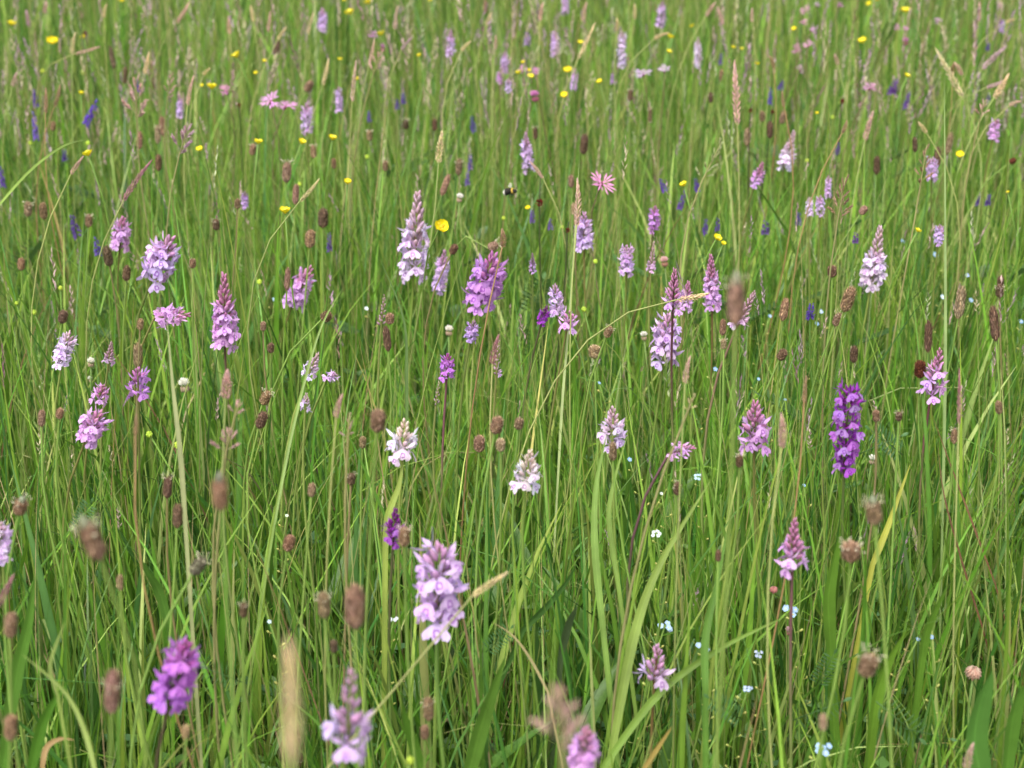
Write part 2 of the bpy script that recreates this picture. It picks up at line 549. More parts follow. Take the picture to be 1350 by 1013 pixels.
def orchid(px, yt, yb, w, tilt=0, sty='lilac', openf=0.6, nf=None, d=None, label=None, stem=None, nb=None, z=None, bend=0):
    pyc = (yt + yb) / 2
    if d is None:
        hz = z if z is not None else 0.36 + rng.uniform(-0.015, 0.015)
        hc, d = at_height(px, pyc, hz)
    else:
        hc = at_depth(px, pyc, d)
    A = tilt_dir(tilt - plumb(px, pyc))
    A.y = -0.12 * math.cos(R(tilt)) + rng.uniform(-0.12, 0.08)
    A.normalize()
    horiz = abs(math.sin(R(tilt)))
    L = (yb - yt) * (1 - 0.3 * horiz) * d / FPX / 0.93
    W = w * d / FPX * 0.9
    if horiz > 0.9:
        L, W = w * d / FPX * 0.95, (yb - yt) * d / FPX * 0.9
    root, base = plant_root('spotted_orchid', hc - A * L * 0.5, 0.025)
    fcol, bcol, bm, scol = STY[sty]
    if stem: scol = srgb(*stem)
    big = (yb - yt) > 46
    bot = hc - A * (L * 0.5)
    top = hc + A * (L * 0.47)
    r1 = min(0.0014, max(0.0010, W * 0.036))
    link('stem', stem_mesh(base, bot, A if horiz < 0.85 else (A + Vector((0, 0, 1.3))), r1 * 1.25, r1, top - base, wob=0.02, mat=M_OSTEM), root, None, vary(scol) )
    fs = W * (0.35 if nf is None or nf > 12 else 0.36 if not nf else 0.44)
    ol = L * openf
    if nf is None:
        nf = max(5, int(ol / fs * (6.8 if big else 4.8)))
        nf = min(nf, 34)
    if nb is None:
        nb = max(5, min(34, int((1 - openf) * L / fs * 10)))
    X0, Y0, Z0 = axes_from_z(A)
    ang = rng.uniform(0, 6.28)
    fcol = vary(fcol, 0.04) + (bm,)
    for i in range(nf):
        s = ((i + 0.5) / nf) * openf * 0.95 + 0.10
        ang += 2.39996 + rng.uniform(-0.25, 0.25)
        out = X0 * math.cos(ang) + Y0 * math.sin(ang)
        dr = rng.uniform(-0.35, 0.3)
        if nf > 9 and sty != 'deep' and rng.random() < 0.10: continue
        x = (out + Z0 * (0.10 + dr)).normalized()
        yy = Z0.cross(x).normalized(); zz = x.cross(yy)
        p = bot + A * (L * s) + out * (fs * rng.uniform(0.48, 0.72) * (1.0 if sty != 'deep' else 0.45 + 0.85 * min(1, s / 0.5)))
        sc = fs * rng.uniform(0.86, 1.22) * (1.0 - 0.18 * max(0, s / max(openf, 0.01) - 0.5))
        k = rng.randrange(4)
        rl = Matrix.Rotation(rng.uniform(-0.45, 0.45), 4, 'X')
        c = tuple(min(0.95, q * rng.uniform(0.93, 1.07)) for q in fcol[:3]) + (bm,)
        mtx = frame(p - base, x, yy, zz, (sc, sc, sc)) @ rl
        if big:
            f = link('flower', FLOWER[k], root, mtx, tuple(q * 0.94 for q in c[:3]) + (bm,))
            link('lip', LIP[rng.randrange(4)], f, None, c if sty != 'deep' else tuple(q + (0.75 - q) * rng.uniform(0.06, 0.3) for q in c[:3]) + (bm,))
        else:
            link('flower', SIMPLE[k], root, mtx, c)
    for i in range(nb):
        q = (i + 0.5) / nb
        s = openf * 0.9 + (1 - openf * 0.9) * q
        ang += 2.39996 + rng.uniform(-0.3, 0.3)
        out = X0 * math.cos(ang) + Y0 * math.sin(ang)
        spread = 0.6 * (1 - q) ** 1.3 + 0.10
        zz = (A + out * spread).normalized()
        x = (out - zz * out.dot(zz)).normalized()
        yy = zz.cross(x)
        sc = min(fs, W * 0.38) * (1.0 - 0.5 * q) * rng.uniform(0.9, 1.1)
        p = bot + A * (L * s - sc * 0.55) + out * (fs * 0.22 * (1 - q) + sc * 0.10)
        c = tuple(b * (1 - (1 - q) * 0.35) + f_ * (1 - q) * 0.35 for b, f_ in zip(bcol, fcol[:3]))
        link('bud', BUD[rng.randrange(4)], root, frame(p - base, x, yy, zz, (sc, sc, sc)), vary(c, 0.1) + (bm,))
    if d < 1.8:
        for kk in range(2):
            a = rng.uniform(0, 6.28)
            x, y, z_ = axes_from_z(Vector((math.cos(a) * 0.45, math.sin(a) * 0.45, 1)), Vector((-math.sin(a), math.cos(a), 0)))
            ll = rng.uniform(0.10, 0.16)
            link('leaf', ORCHID_LEAF, root, frame(Vector((0, 0, 0.02 + kk * 0.05)), x, y, z_, (ll, ll, ll)), vary(srgb(86, 122, 48), 0.12))
    register(root, px, pyc, max(w, (yb - yt) * horiz) * 0.55, (yb - yt) * 0.55, d, 'orchid', 'orchid', 'spotted orchids in the meadow',
             WORD[sty] + ' spotted orchid' + (' leaning right' if tilt > 14 else ' leaning left' if tilt < -14 else ''), label, 0.93)
    return root


ORCHIDS = [
    # big and middle distance ones
    dict(a=(160, 283, 332, 34, 8, 'pink', 0.7)),
    dict(a=(213, 300, 384, 60, 24, 'lilac', 0.72), label='broad drooping cluster of lilac orchid flowers leaning right, left of centre'),
    dict(a=(227, 398, 436, 52, 78, 'pink', 0.7), label='lilac orchid bent over sideways under the broad drooping lilac cluster'),
    dict(a=(296, 360, 466, 48, 0, 'pink', 0.56), label='tall tapering orchid with pink marked flowers and wine red bud tip', stem=(110, 80, 70)),
    dict(a=(86, 434, 485, 36, 12, 'pale', 0.7)),
    dict(a=(145, 448, 482, 22, 10, 'bud', 0.25)),
    dict(a=(182, 484, 526, 44, 0, 'vivid', 0.75)),
    dict(a=(133, 504, 534, 32, 20, 'pink', 0.6)),
    dict(a=(122, 535, 591, 48, 24, 'pink', 0.75)),
    dict(a=(397, 343, 416, 42, 24, 'pink', 0.7), d=1.85),
    dict(a=(412, 460, 505, 28, 22, 'pale', 0.5)),
    dict(a=(437, 487, 505, 22, 60, 'lilac', 0.8)),
    dict(a=(403, 517, 548, 18, 5, 'pale', 0.6), nf=5),
    dict(a=(548, 252, 376, 54, 3, 'pale', 0.56), label='tall cone-shaped pale lilac orchid with long tapering bud tip', stem=(132, 150, 70)),
    dict(a=(640, 327, 416, 64, 16, 'vivid', 0.72), label='dense bright purple-pink orchid leaning right at the picture centre', stem=(140, 160, 80)),
    dict(a=(582, 328, 392, 26, 8, 'lilac', 0.7), d=1.95),
    dict(a=(622, 420, 456, 24, 10, 'dusky', 0.7)),
    dict(a=(590, 465, 503, 28, 4, 'rich', 0.72), stem=(120, 80, 84)),
    dict(a=(577, 502, 533, 15, 8, 'bud', 0.0), nf=0, nb=16),
    dict(a=(505, 386, 428, 19, 6, 'bud', 0.0), nf=0, nb=22),
    dict(a=(656, 446, 500, 17, 4, 'bud', 0.15), nf=2, nb=20),
    dict(a=(532, 551, 611, 46, 4, 'white', 0.55), nf=8, label='white orchid with cream bud tip on a yellowish stem', stem=(150, 165, 80)),
    dict(a=(696, 589, 648, 41, 6, 'white', 0.52), nf=8, label='white orchid with cream tip, lower right one of the two whitest', stem=(130, 155, 75)),
    dict(a=(808, 534, 593, 40, 0, 'pale', 0.55), nf=9, label='whitish orchid with mauve bud tip above a small brown plantain', stem=(146, 165, 82)),
    dict(a=(695, 175, 231, 22, -4, 'lilac', 0.7)),
    dict(a=(770, 280, 331, 32, 0, 'lilac', 0.72), stem=(130, 120, 70)),
    dict(a=(826, 323, 366, 26, 0, 'lilac', 0.85)),
    dict(a=(860, 318, 362, 18, 5, 'bud', 0.3)),
    dict(a=(733, 374, 416, 28, -5, 'lilac', 0.75)),
    dict(a=(717, 400, 433, 19, 15, 'deep', 0.6)),
    dict(a=(749, 409, 441, 30, 10, 'pink', 0.75), nf=7),
    dict(a=(878, 412, 484, 52, 6, 'lilac', 0.75), label='pale pink orchid crossed by a dark wine coloured stem', d=1.56),
    dict(a=(888, 354, 414, 32, 2, 'pink', 0.38), nf=5, stem=(92, 56, 60), d=1.42, label='pink budded orchid on a dark wine coloured stem'),
    dict(a=(938, 334, 415, 32, -2, 'pink', 0.6), stem=(120, 96, 62)),
    dict(a=(905, 370, 413, 26, 6, 'pink', 0.55), d=1.66),
    dict(a=(983, 377, 440, 30, 24, 'bud', 0.25), nf=4, stem=(132, 108, 86), d=1.36, label='pinkish bud spike leaning right beside the big blurred brown plantain'),
    dict(a=(862, 271, 309, 22, 4, 'vivid', 0.75)),
    dict(a=(1040, 170, 229, 30, 12, 'pale', 0.45)),
    dict(a=(1000, 211, 249, 22, 18, 'pink', 0.55)),
    dict(a=(1229, 208, 240, 22, 0, 'lilac', 0.85)),
    dict(a=(1311, 157, 188, 22, 10, 'pink', 0.85)),
    dict(a=(1238, 296, 323, 20, 6, 'lilac', 0.75)),
    dict(a=(1154, 297, 384, 42, 8, 'pale', 0.5), label='pale lilac orchid with cream-pink bud tip on a long bare stem', stem=(150, 160, 84)),
    dict(a=(1067, 260, 286, 15, 0, 'pale', 0.8)),
    dict(a=(1081, 258, 287, 16, 0, 'lilac', 0.8)),
    dict(a=(1092, 232, 263, 12, 0, 'lilac', 0.8)),
    dict(a=(995, 525, 600, 46, 0, 'pink', 0.6), nf=11, label='pink orchid with reddish bud tip left of the deep purple orchid'),
    dict(a=(1116, 503, 637, 46, 2, 'deep', 0.92), nf=36, nb=8, label='deep purple orchid with the darkest, longest loose spike', stem=(92, 104, 56)),
    dict(a=(1233, 457, 531, 36, 10, 'pink', 0.55), nf=9, stem=(112, 74, 74), label='pink-purple orchid on a dark red stem behind a round brown plantain'),
    dict(a=(1046, 681, 758, 44, 2, 'pink', 0.42), nf=6, stem=(118, 78, 82), label='slender pink orchid with narrow spire of wine red buds'),
    dict(a=(865, 846, 906, 54, 4, 'lilac', 0.28), nf=3, nb=18, stem=(110, 86, 54), z=0.27, label='short orchid with just two open pale flowers below its bud tuft'),
    dict(a=(578, 712, 834, 88, 2, 'lilac', 0.82), nf=19, nb=9, stem=(104, 128, 62), label='large full lilac orchid in the lower centre foreground'),
    dict(a=(235, 832, 943, 70, 14, 'rich', 0.75), stem=(86, 72, 56), label='bright purple orchid leaning right in the lower left foreground'),
    dict(a=(460, 868, 1016, 68, 4, 'lilac', 0.42), nf=6, nb=18, d=0.80, label='blurred lilac orchid cut by the bottom edge, under the blurred plantain'),
    dict(a=(770, 950, 1034, 54, 6, 'pink', 0.7), d=0.86, label='pink orchid cut by the bottom edge beside a blurred pink panicle'),
    dict(a=(520, 668, 723, 34, 4, 'deep', 0.5), nf=6, label='small magenta orchid half hidden behind a plantain, over the large lilac orchid'),
    dict(a=(2, 684, 746, 36, 0, 'pale', 0.8), label='pale lilac orchid cut off by the left edge'),
    dict(a=(899, 580, 608, 38, 74, 'pink', 0.65), nf=6, stem=(100, 72, 76), label='small pink orchid bent sideways right of the mauve-tipped whitish orchid'),
    # far ones
    dict(a=(425, 12, 42, 18, 0, 'lilac', 0.7)), dict(a=(447, 115, 150, 14, 0, 'lilac', 0.8)),
    dict(a=(405, 136, 178, 24, 0, 'lilac', 0.75)), dict(a=(237, 126, 156, 12, 0, 'lilac', 0.7)),
    dict(a=(594, 40, 75, 16, 0, 'lilac', 0.65)), dict(a=(732, 43, 77, 17, 0, 'lilac', 0.85)),
    dict(a=(745, -6, 23, 14, 0, 'lilac', 0.8)), dict(a=(872, 2, 37, 16, 5, 'lilac', 0.75)),
    dict(a=(820, 42, 95, 17, 0, 'pale', 0.85)), dict(a=(920, 50, 91, 14, 0, 'pale', 0.75)),
    dict(a=(665, 69, 96, 14, 0, 'lilac', 0.8)), dict(a=(757, 91, 121, 13, 6, 'lilac', 0.75)),
    dict(a=(670, 105, 123, 12, 0, 'lilac', 0.8)), dict(a=(695, 42, 60, 13, 0, 'dusky', 0.8)),
    dict(a=(323, 252, 276, 14, 0, 'dusky', 0.7)), dict(a=(702, 333, 362, 13, 0, 'dusky', 0.5)),
    dict(a=(658, 96, 110, 11, 0, 'pink', 0.9)), dict(a=(1320, 26, 42, 13, 0, 'dusky', 0.8)),
    dict(a=(808, 95, 112, 9, 0, 'dusky', 0.7)),
]
for e in ORCHIDS:
    kw = {k: v for k, v in e.items() if k != 'a'}
    orchid(*e['a'], **kw)

# ------------------------------------------------------------------ ribwort plantains
PL_HEAD = []
for k in range(3):
    r = random.Random(300 + k)
    g = Geo()
    rows, per = 13, 11
    prof = lambda t: 0.5 * min(1.0, (max(t, 0.0) / 0.16) ** 0.5) * min(1.0, (max(1 - t, 0.0) / 0.26) ** 0.55)
    g.col = (0.55, 0.5, 0.45, 1)
    g.tube([(0, 0, t) for t in (0, 0.08, 0.2, 0.5, 0.75, 0.9, 1.0)], [max(0.05, 0.84 * prof(t)) for t in (0.0, 0.08, 0.2, 0.5, 0.75, 0.9, 1.0)], 10)
    for i in range(rows):
        t = (i + 0.35) / rows
        for j in range(per):
            a = 2 * math.pi * (j + 0.5 * (i % 2)) / per + r.uniform(-0.08, 0.08)
            rr = prof(t) * 0.86
            o_ = Vector((math.cos(a), math.sin(a), 0)); s_ = Vector((-math.sin(a), math.cos(a), 0))
            tone = r.uniform(0.5, 1.15) if r.random() < 0.8 else r.uniform(1.3, 1.75)
            g.col = (tone, tone * r.uniform(0.92, 1.05), tone * r.uniform(0.85, 1.05), 1)
            b = o_ * rr + Vector((0, 0, t - 0.03))
            wv = 0.62 * rr * 2 * math.pi / per
            hh = 0.12
            pts = [b - s_ * wv * 0.5, b + s_ * wv * 0.5, b + o_ * 0.10 + Vector((0, 0, hh * 0.65)), b + o_ * 0.05 + s_ * wv * 0.62 + Vector((0, 0, hh * 0.5)), b + o_ * 0.05 - s_ * wv * 0.62 + Vector((0, 0, hh * 0.5)), b + o_ * r.uniform(0.03, 0.2) + Vector((0, 0, hh * r.uniform(0.9, 1.4)))]
            g.add(pts, [(0, 1, 2), (1, 3, 2), (0, 2, 4), (3, 5, 2), (4, 2, 5)])
    PL_HEAD.append(g.mesh('plantain_head', [M_SCALE], True, False))
PL_ANTH = []
for k in range(3):
    r = random.Random(330 + k)
    g = Geo()
    for j in range(15):
        a = r.uniform(0, 6.28); z0 = r.uniform(-0.25, 0.3)
        o_ = Vector((math.cos(a), math.sin(a), r.uniform(0.1, 0.8)))
        e_ = o_ * r.uniform(0.75, 1.0) + Vector((0, 0, z0))
        g.tube([o_ * 0.35 + Vector((0, 0, z0)), o_ * 0.6 + Vector((0, 0, z0 + 0.03)), e_], 0.018, 3)
        g.spindle(e_ - Vector((0.08, 0, 0)), (1, r.uniform(-1, 1), r.uniform(-0.5, 0.5)), 0.2, 0.13, 4)
    PL_ANTH.append(g.mesh('plantain_anthers', [M_ANTHER]))
g = Geo()
g.spindle((0, 0, 0), (0, 0, 1), 1, 1, 8, 0, (0, 0.2, 0.5, 0.8, 1.0), (0.95, 1, 0.85, 0.5, 0.1))
PL_TIP = g.mesh('plantain_tip', [M_STEM])

BROWNS = {'b': srgb(166, 138, 112), 'd': srgb(126, 102, 84), 'r': srgb(172, 138, 120), 'p': srgb(184, 160, 132), 'm': srgb(116, 66, 50), 'g': srgb(124, 124, 100)}
BWORD = {'b': 'brown', 'd': 'dark brown', 'r': 'reddish brown', 'p': 'pale tan', 'm': 'maroon brown', 'g': 'grey-green'}


def plantain(px, yt, yb, w, c='b', tilt=0, d=None, anth=None, tip=False, label=None, nod=False, z=None):
    pyc = (yt + yb) / 2
    if d is None:
        hc, d = at_height(px, pyc, z if z is not None else 0.37 + rng.uniform(-0.03, 0.03))
        if hc.z < 0.1: hc.z = 0.1
    else:
        hc = at_depth(px, pyc, d)
    A = tilt_dir(tilt - plumb(px, pyc) + rng.uniform(-4, 4)); A.y = rng.uniform(-0.15, 0.1); A.normalize()
    L = (yb - yt) * d / FPX; W = w * d / FPX * 0.86
    root, base = plant_root('ribwort_plantain', hc, 0.05)
    bot = hc - A * L * 0.5
    scol = srgb(122, 148, 70) if rng.random() < 0.88 else srgb(128, 116, 78)
    tang = A if not nod else tilt_dir(tilt * 2.2)
    link('stem', stem_mesh(base, bot, tang, max(0.0011, W * 0.11), max(0.0008, W * 0.08), bot + A * L * 0.3 - base, wob=0.03), root, None, vary(scol, 0.1))
    x, y, zz = axes_from_z(A, Vector((rng.uniform(-1, 1), rng.uniform(-1, 1), 0.01)))
    h = link('head', PL_HEAD[rng.randrange(3)], root, frame(bot - base, x, y, zz, (W, W, L * (0.9 if tip else 1))), vary(BROWNS[c], 0.14))
    if tip:
        link('tip', PL_TIP, root, frame(bot + A * L * 0.8 - base, x, y, zz, (W * 0.55, W * 0.55, L * 0.3)), vary(srgb(124, 126, 104), 0.1))
    if anth is None: anth = rng.random() < 0.38
    if anth:
        link('anthers', PL_ANTH[rng.randrange(3)], root, frame(bot + A * L * rng.uniform(0.6, 0.9) - base, x, y, zz, (W * 0.74, W * 0.74, W * 0.74)), vary(srgb(226, 216, 186), 0.06))
    look = BWORD[c] + (' round' if (yb - yt) < 1.25 * w else '') + ' plantain head' + (' leaning right' if tilt > 14 else ' leaning left' if tilt < -14 else '') + (' with stamens' if anth else '')
    register(root, px, pyc, w * 0.6, (yb - yt) * 0.55, d, 'plantain', 'plantain', 'ribwort plantains among the grass', look, label, 0.85)
    return root


PL = [  # near, out of focus
    ((121, 678, 744, 30, 'r', -18, 0.72), dict(tip=True, label='large blurred brown plantain leaning left near the left edge')),
    ((290, 622, 676, 24, 'r', 0, 0.76), dict(tip=True, label='blurred tan plantain head with grey tip on a tall thick stem')),
    ((468, 768, 833, 30, 'r', 0, 0.82), dict(anth=False, label='large smooth blurred brown plantain above the blurred lilac orchid')),
    ((148, 878, 946, 24, 'r', 0, 0.78), dict(anth=True, label='blurred brown plantain left of the leaning bright purple orchid')),
    ((14, 940, 979, 20, 'r', 3, 0.85), dict(anth=False)), ((14, 806, 843, 20, 'r', 0, 0.88), dict(anth=False)),
    ((427, 780, 816, 20, 'b', 0, 0.92), dict(anth=True)),
    ((970, 362, 430, 27, 'r', 0, 0.74), dict(tip=True, anth=True, label='big blurred brown plantain with dark grey tip, right of centre')),
    ((1152, 655, 693, 24, 'b', 0, 0.88), dict(tip=True)), ((1122, 714, 742, 28, 'b', 5, 0.95), dict(anth=True)),
    ((1144, 861, 894, 28, 'b', 20, 0.86), dict(anth=True)), ((498, 539, 571, 23, 'b', 0, 0.98), dict(anth=False)),
    ((27, 654, 681, 20, 'b', 10, 1.0), dict(tip=True, anth=True)), ((533, 694, 722, 18, 'b', 0, 0.97), dict(anth=True)),
    ((565, 918, 952, 16, 'b', 0, 1.0), dict(anth=True)), ((560, 955, 977, 13, 'r', 0, 1.0), dict(anth=False)),
    ((261, 733, 760, 20, 'g', 30, 0.98), dict(anth=True)),
]
for a, kw in PL:
    plantain(*a, **kw)
PL2 = [  # in focus and behind: px, top, bottom, width, colour, tilt
    (221, 628, 658, 14, 'd', 0), (234, 664, 697, 15, 'd', 0), (182, 451, 487, 14, 'b', 0), (381, 705, 728, 17, 'b', 8),
    (411, 637, 656, 12, 'b', 0), (321, 794, 816, 13, 'd', 0), (463, 624, 640, 13, 'd', 0), (158, 757, 780, 10, 'p', 0),
    (350, 515, 535, 15, 'b', 20), (345, 542, 566, 16, 'd', 22), (55, 540, 563, 11, 'b', 0), (79, 538, 553, 12, 'b', 10),
    (430, 410, 425, 16, 'd', 50), (409, 303, 327, 16, 'b', 0), (426, 275, 301, 16, 'd', 0), (378, 214, 241, 14, 'b', 0),
    (28, 340, 357, 11, 'b', 0), (37, 266, 286, 12, 'b', 0), (57, 267, 290, 12, 'b', 0), (117, 283, 300, 11, 'b', 5),
    (285, 289, 304, 11, 'd', 0), (254, 341, 354, 10, 'b', 0), (379, 352, 385, 9, 'r', 0), (357, 452, 466, 10, 'd', 0),
    (347, 424, 437, 9, 'p', 0), (83, 409, 427, 14, 'd', 10), (142, 324, 352, 14, 'd', -8), (167, 350, 371, 12, 'd', 0),
    (390, 243, 270, 10, 'r', 6), (510, 430, 464, 12, 'd', -4), (514, 413, 428, 13, 'b', 0), (598, 322, 336, 12, 'd', 30),
    (770, 177, 204, 12, 'd', 4), (784, 455, 473, 18, 'p', 0), (802, 430, 446, 12, 'b', 20), (808, 582, 609, 12, 'b', 0),
    (893, 635, 654, 12, 'd', 0), (975, 600, 617, 12, 'd', 0), (947, 725, 741, 9, 'd', 0), (1031, 460, 476, 14, 'd', 30),
    (1034, 393, 424, 13, 'b', 6), (953, 421, 443, 10, 'b', 0), (954, 447, 461, 9, 'p', 0), (1118, 377, 413, 18, 'b', 20),
    (1104, 412, 431, 13, 'b', 25), (1126, 456, 479, 12, 'd', 0), (1097, 350, 366, 14, 'd', 0), (1185, 543, 556, 10, 'd', 0),
    (1155, 540, 557, 11, 'b', 0), (1213, 475, 499, 17, 'm', 0), (1224, 422, 466, 12, 'd', 3), (1266, 377, 421, 15, 'b', 12),
    (1311, 403, 451, 14, 'd', 0), (1319, 364, 379, 10, 'd', 0), (1318, 375, 393, 12, 'd', 0), (1317, 528, 547, 11, 'b', 0),
    (1156, 206, 231, 10, 'd', 5), (1138, 271, 284, 11, 'r', 40), (1236, 194, 222, 10, 'd', 4), (1251, 175, 205, 9, 'b', 10),
    (1005, 147, 161, 9, 'b', 0), (1015, 160, 183, 10, 'd', 0), (985, 169, 193, 10, 'b', 0), (1032, 147, 164, 9, 'r', 12),
    (148, 62, 91, 8, 'd', -15), (165, 88, 111, 7, 'd', 0), (214, 154, 180, 9, 'r', 0), (208, 165, 190, 9, 'p', 0),
    (70, 160, 173, 8, 'b', 0), (209, 204, 226, 10, 'd', 0), (184, 174, 197, 9, 'r', 0), (333, 190, 205, 10, 'b', 8),
    (487, 172, 186, 9, 'b', 0), (508, 212, 226, 9, 'b', 0), (535, 158, 171, 9, 'd', 0), (573, 157, 173, 8, 'd', 0),
    (587, 230, 259, 10, 'r', 16), (605, 209, 232, 10, 'b', 5), (706, 168, 184, 7, 'd', 0), (753, 231, 248, 9, 'r', 0),
    (831, 119, 133, 8, 'd', 0), (857, 143, 161, 7, 'b', 0), (365, 54, 73, 9, 'd', 8), (407, 106, 122, 12, 'b', 30),
    (413, 192, 209, 9, 'b', 0), (440, 209, 223, 8, 'b', 0), (655, 549, 573, 19, 'b', 15), (632, 574, 597, 17, 'b', 0),
    (660, 578, 596, 14, 'p', 0), (684, 551, 567, 14, 'b', 10), (1206, 181, 201, 8, 'd', 0), (757, 268, 284, 9, 'p', 0),
    (1335, 208, 217, 9, 'm', 60), (1258, 565, 586, 10, 'b', 0), (640, 1, 18, 7, 'r', 0), (862, 2, 16, 7, 'r', 0), (951, 92, 108, 7, 'b', 0),
    (937, 122, 136, 7, 'd', 0), (185, 420, 436, 10, 'b', 0), (313, 262, 276, 9, 'b', 0), (478, 575, 592, 11, 'b', 0), (440, 843, 862, 12, 'd', 0), (245, 955, 975, 12, 'p', 0), (1085, 940, 965, 12, 'p', 0),
]
for a in PL2:
    plantain(*a)
plantain(650, 318, 332, 14, 'b', 60, nod=True, anth=True, label='nodding plantain on an arched stem just above the dense purple-pink orchid')

# ------------------------------------------------------------------ buttercups
BP = []
for k in range(3):
    g = Geo()
    g.petal((0, 0, 0), (1.0, 0, 0.5 + 0.1 * k), (0, 1, 0), 0.5, 0.5, 0.10, -0.28, 5, 0, 0.7, 0.68, 5)
    BP.append(g.mesh('buttercup_petal', [M_BUTTER]))
g = Geo()
r = random.Random(5)
for j in range(26):
    a = r.uniform(0, 6.28); e_ = r.uniform(0.2, 1.2)
    g.tube([(0, 0, 0.02), (0.2 * math.cos(a) * e_, 0.2 * math.sin(a) * e_, 0.24)], [0.02, 0.03], 3)
g.spindle((0, 0, 0), (0, 0, 1), 0.22, 0.26, 7)
BC = g.mesh('buttercup_centre', [M_STEM])
g = Geo(); r = random.Random(6)
for j in range(40):
    v = Vector((r.gauss(0, 1), r.gauss(0, 1), r.gauss(0, 1))).normalized()
    g.spindle(v * 0.2, v, 0.3, 0.18, 4)
g.spindle((0, 0, -0.4), (0, 0, 1), 0.8, 0.8, 8)
BFRUIT = g.mesh('buttercup_fruit', [M_STEM])


def buttercup(px, py, w, tone=1.0, look=None, label=None, z=None, face=None):
    hc, d = at_height(px, py, z or 0.40 + rng.uniform(-0.02, 0.03))
    W = w * d / FPX * 1.22
    root, base = plant_root('meadow_buttercup', hc, 0.06)
    A = Vector((rng.uniform(-0.5, 0.5), rng.uniform(-0.6, 0.15), 1)).normalized() if face is None else Vector(face).normalized()
    link('stem', stem_mesh(base, hc, A, 0.0011, 0.0008, None, 8, 5, 0.05), root, None, vary(srgb(108, 140, 58), 0.1))
    x, y, zz = axes_from_z(A, Vector((rng.uniform(-1, 1), rng.uniform(-1, 1), 0)))
    c = (0.92, 0.78 * tone, 0.025)
    for k in range(5):
        a = 2 * math.pi * k / 5 + rng.uniform(-0.12, 0.12)
        xx = x * math.cos(a) + y * math.sin(a)
        yy = zz.cross(xx)
        s = W * rng.uniform(0.92, 1.06)
        link('petal', BP[rng.randrange(3)], root, frame(hc - base, xx, yy, zz, (s, s, s)), vary(c, 0.06))
    link('centre', BC, root, frame(hc - base, x, y, zz, (W, W, W)), vary(srgb(226, 206, 50), 0.05))
    register(root, px, py, w * 0.6, w * 0.5, d, 'buttercup', 'buttercup', 'meadow buttercups dotted over the meadow', look or ('wide ' if w >= 14 else 'small ' if w < 9 else '') + 'yellow buttercup', label, 0.95)


BUT = [(15, 34, 12), (69, 58, 17), (110, 51, 8), (107, 125, 9), (117, 206, 15), (462, 20, 15), (486, 6, 13), (455, 2, 8),
       (503, 47, 12), (313, 76, 14), (348, 82, 7), (338, 98, 7), (279, 118, 15), (265, 114, 6), (340, 190, 13), (397, 190, 13),
       (438, 185, 14), (264, 199, 11), (376, 282, 17), (458, 243, 13), (470, 106, 8), (448, 80, 7), (553, 75, 8),
       (749, 95, 13), (791, 110, 10), (765, 58, 9), (744, 129, 13), (690, 84, 7), (684, 98, 10), (699, 103, 10), (697, 94, 6),
       (883, 51, 11), (881, 70, 9), (696, 276, 9), (944, 316, 13), (953, 323, 9), (902, 246, 12), (913, 36, 7), (1138, 57, 13),
       (1193, 17, 13), (1146, 7, 9), (1157, 1, 9), (1195, 102, 10), (1265, 207, 13), (1209, 306, 10), (1329, 255, 6), (966, 64, 7),
       (978, 66, 6), (1047, 40, 8), (160, 2, 9), (998, 86, 8), (568, 2, 7), (1077, 150, 5)]
for a in BUT:
    buttercup(*a)
buttercup(580, 300, 21, face=(0.35, -0.8, 0.6), label='largest buttercup, beside the tall cone-shaped pale lilac orchid')


def buttercup_fruit(px, py, w):
    hc, d = at_height(px, py, 0.33)
    W = w * d / FPX
    root, base = plant_root('buttercup_seed_head', hc, 0.06)
    A = Vector((rng.uniform(-0.4, 0.4), -0.2, 1)).normalized()
    link('stem', stem_mesh(base, hc, A, 0.001, 0.0007, None, 8, 5, 0.05), root, None, vary(srgb(108, 140, 58), 0.1))
    x, y, zz = axes_from_z(A)
    link('fruit', BFRUIT, root, frame(hc - base, x, y, zz, (W, W, W)), vary(srgb(176, 196, 66), 0.1))
    register(root, px, py, w * 0.6, w * 0.6, d, 'seed head', 'seed head', 'green buttercup seed heads', 'green buttercup seed head')


for a in [(56, 94, 6), (109, 96, 6), (40, 189, 6), (116, 189, 7), (395, 243, 6), (235, 587, 12), (197, 573, 10), (80, 380, 7), (22, 400, 6),
          (484, 207, 6), (510, 218, 6), (770, 408, 8), (785, 345, 7), (1098, 155, 6), (1064, 212, 6), (541, 1003, 12), (342, 372, 8), (45, 412, 8), (664, 288, 6), (741, 300, 6)]:
    buttercup_fruit(*a)

# ------------------------------------------------------------------ vetches
VSPIKE = []
for k in range(3):
    r = random.Random(70 + k); g = Geo()
    n = 34
    for i in range(n):
        s = i / n
        a = r.uniform(-1.9, 1.9)
        o_ = Vector((math.cos(a), math.sin(a), 0))
        t = r.uniform(0.75, 1.15); g.col = (t, t * r.uniform(0.9, 1.05), t, 1)
        wv = 0.42 * (1 - 0.55 * s)
        dz = -0.35 + 0.75 * s
        g.spindle(Vector((0, 0, s * 0.94)) + o_ * 0.06, o_ + Vector((0, 0, dz)), wv * 1.0, wv * 0.34, 5)
        g.petal(Vector((0, 0, s * 0.94)) + o_ * (wv * 0.75), o_ + Vector((0, 0, 0.7)), (-math.sin(a), math.cos(a), 0), wv * 0.5, wv * 0.5, 0.1, 0, 3)
    VSPIKE.append(g.mesh('vetch_spike', [M_SMALL], True))
g = Geo()
for i in range(9):
    for s in (-1, 1):
        g.petal((0, 0.02 * s, 0.12 + i * 0.1), (0.25, s * 1.0, 0.35), (1, 0, 0), 0.26, 0.085, 0.08, 0.1, 4)
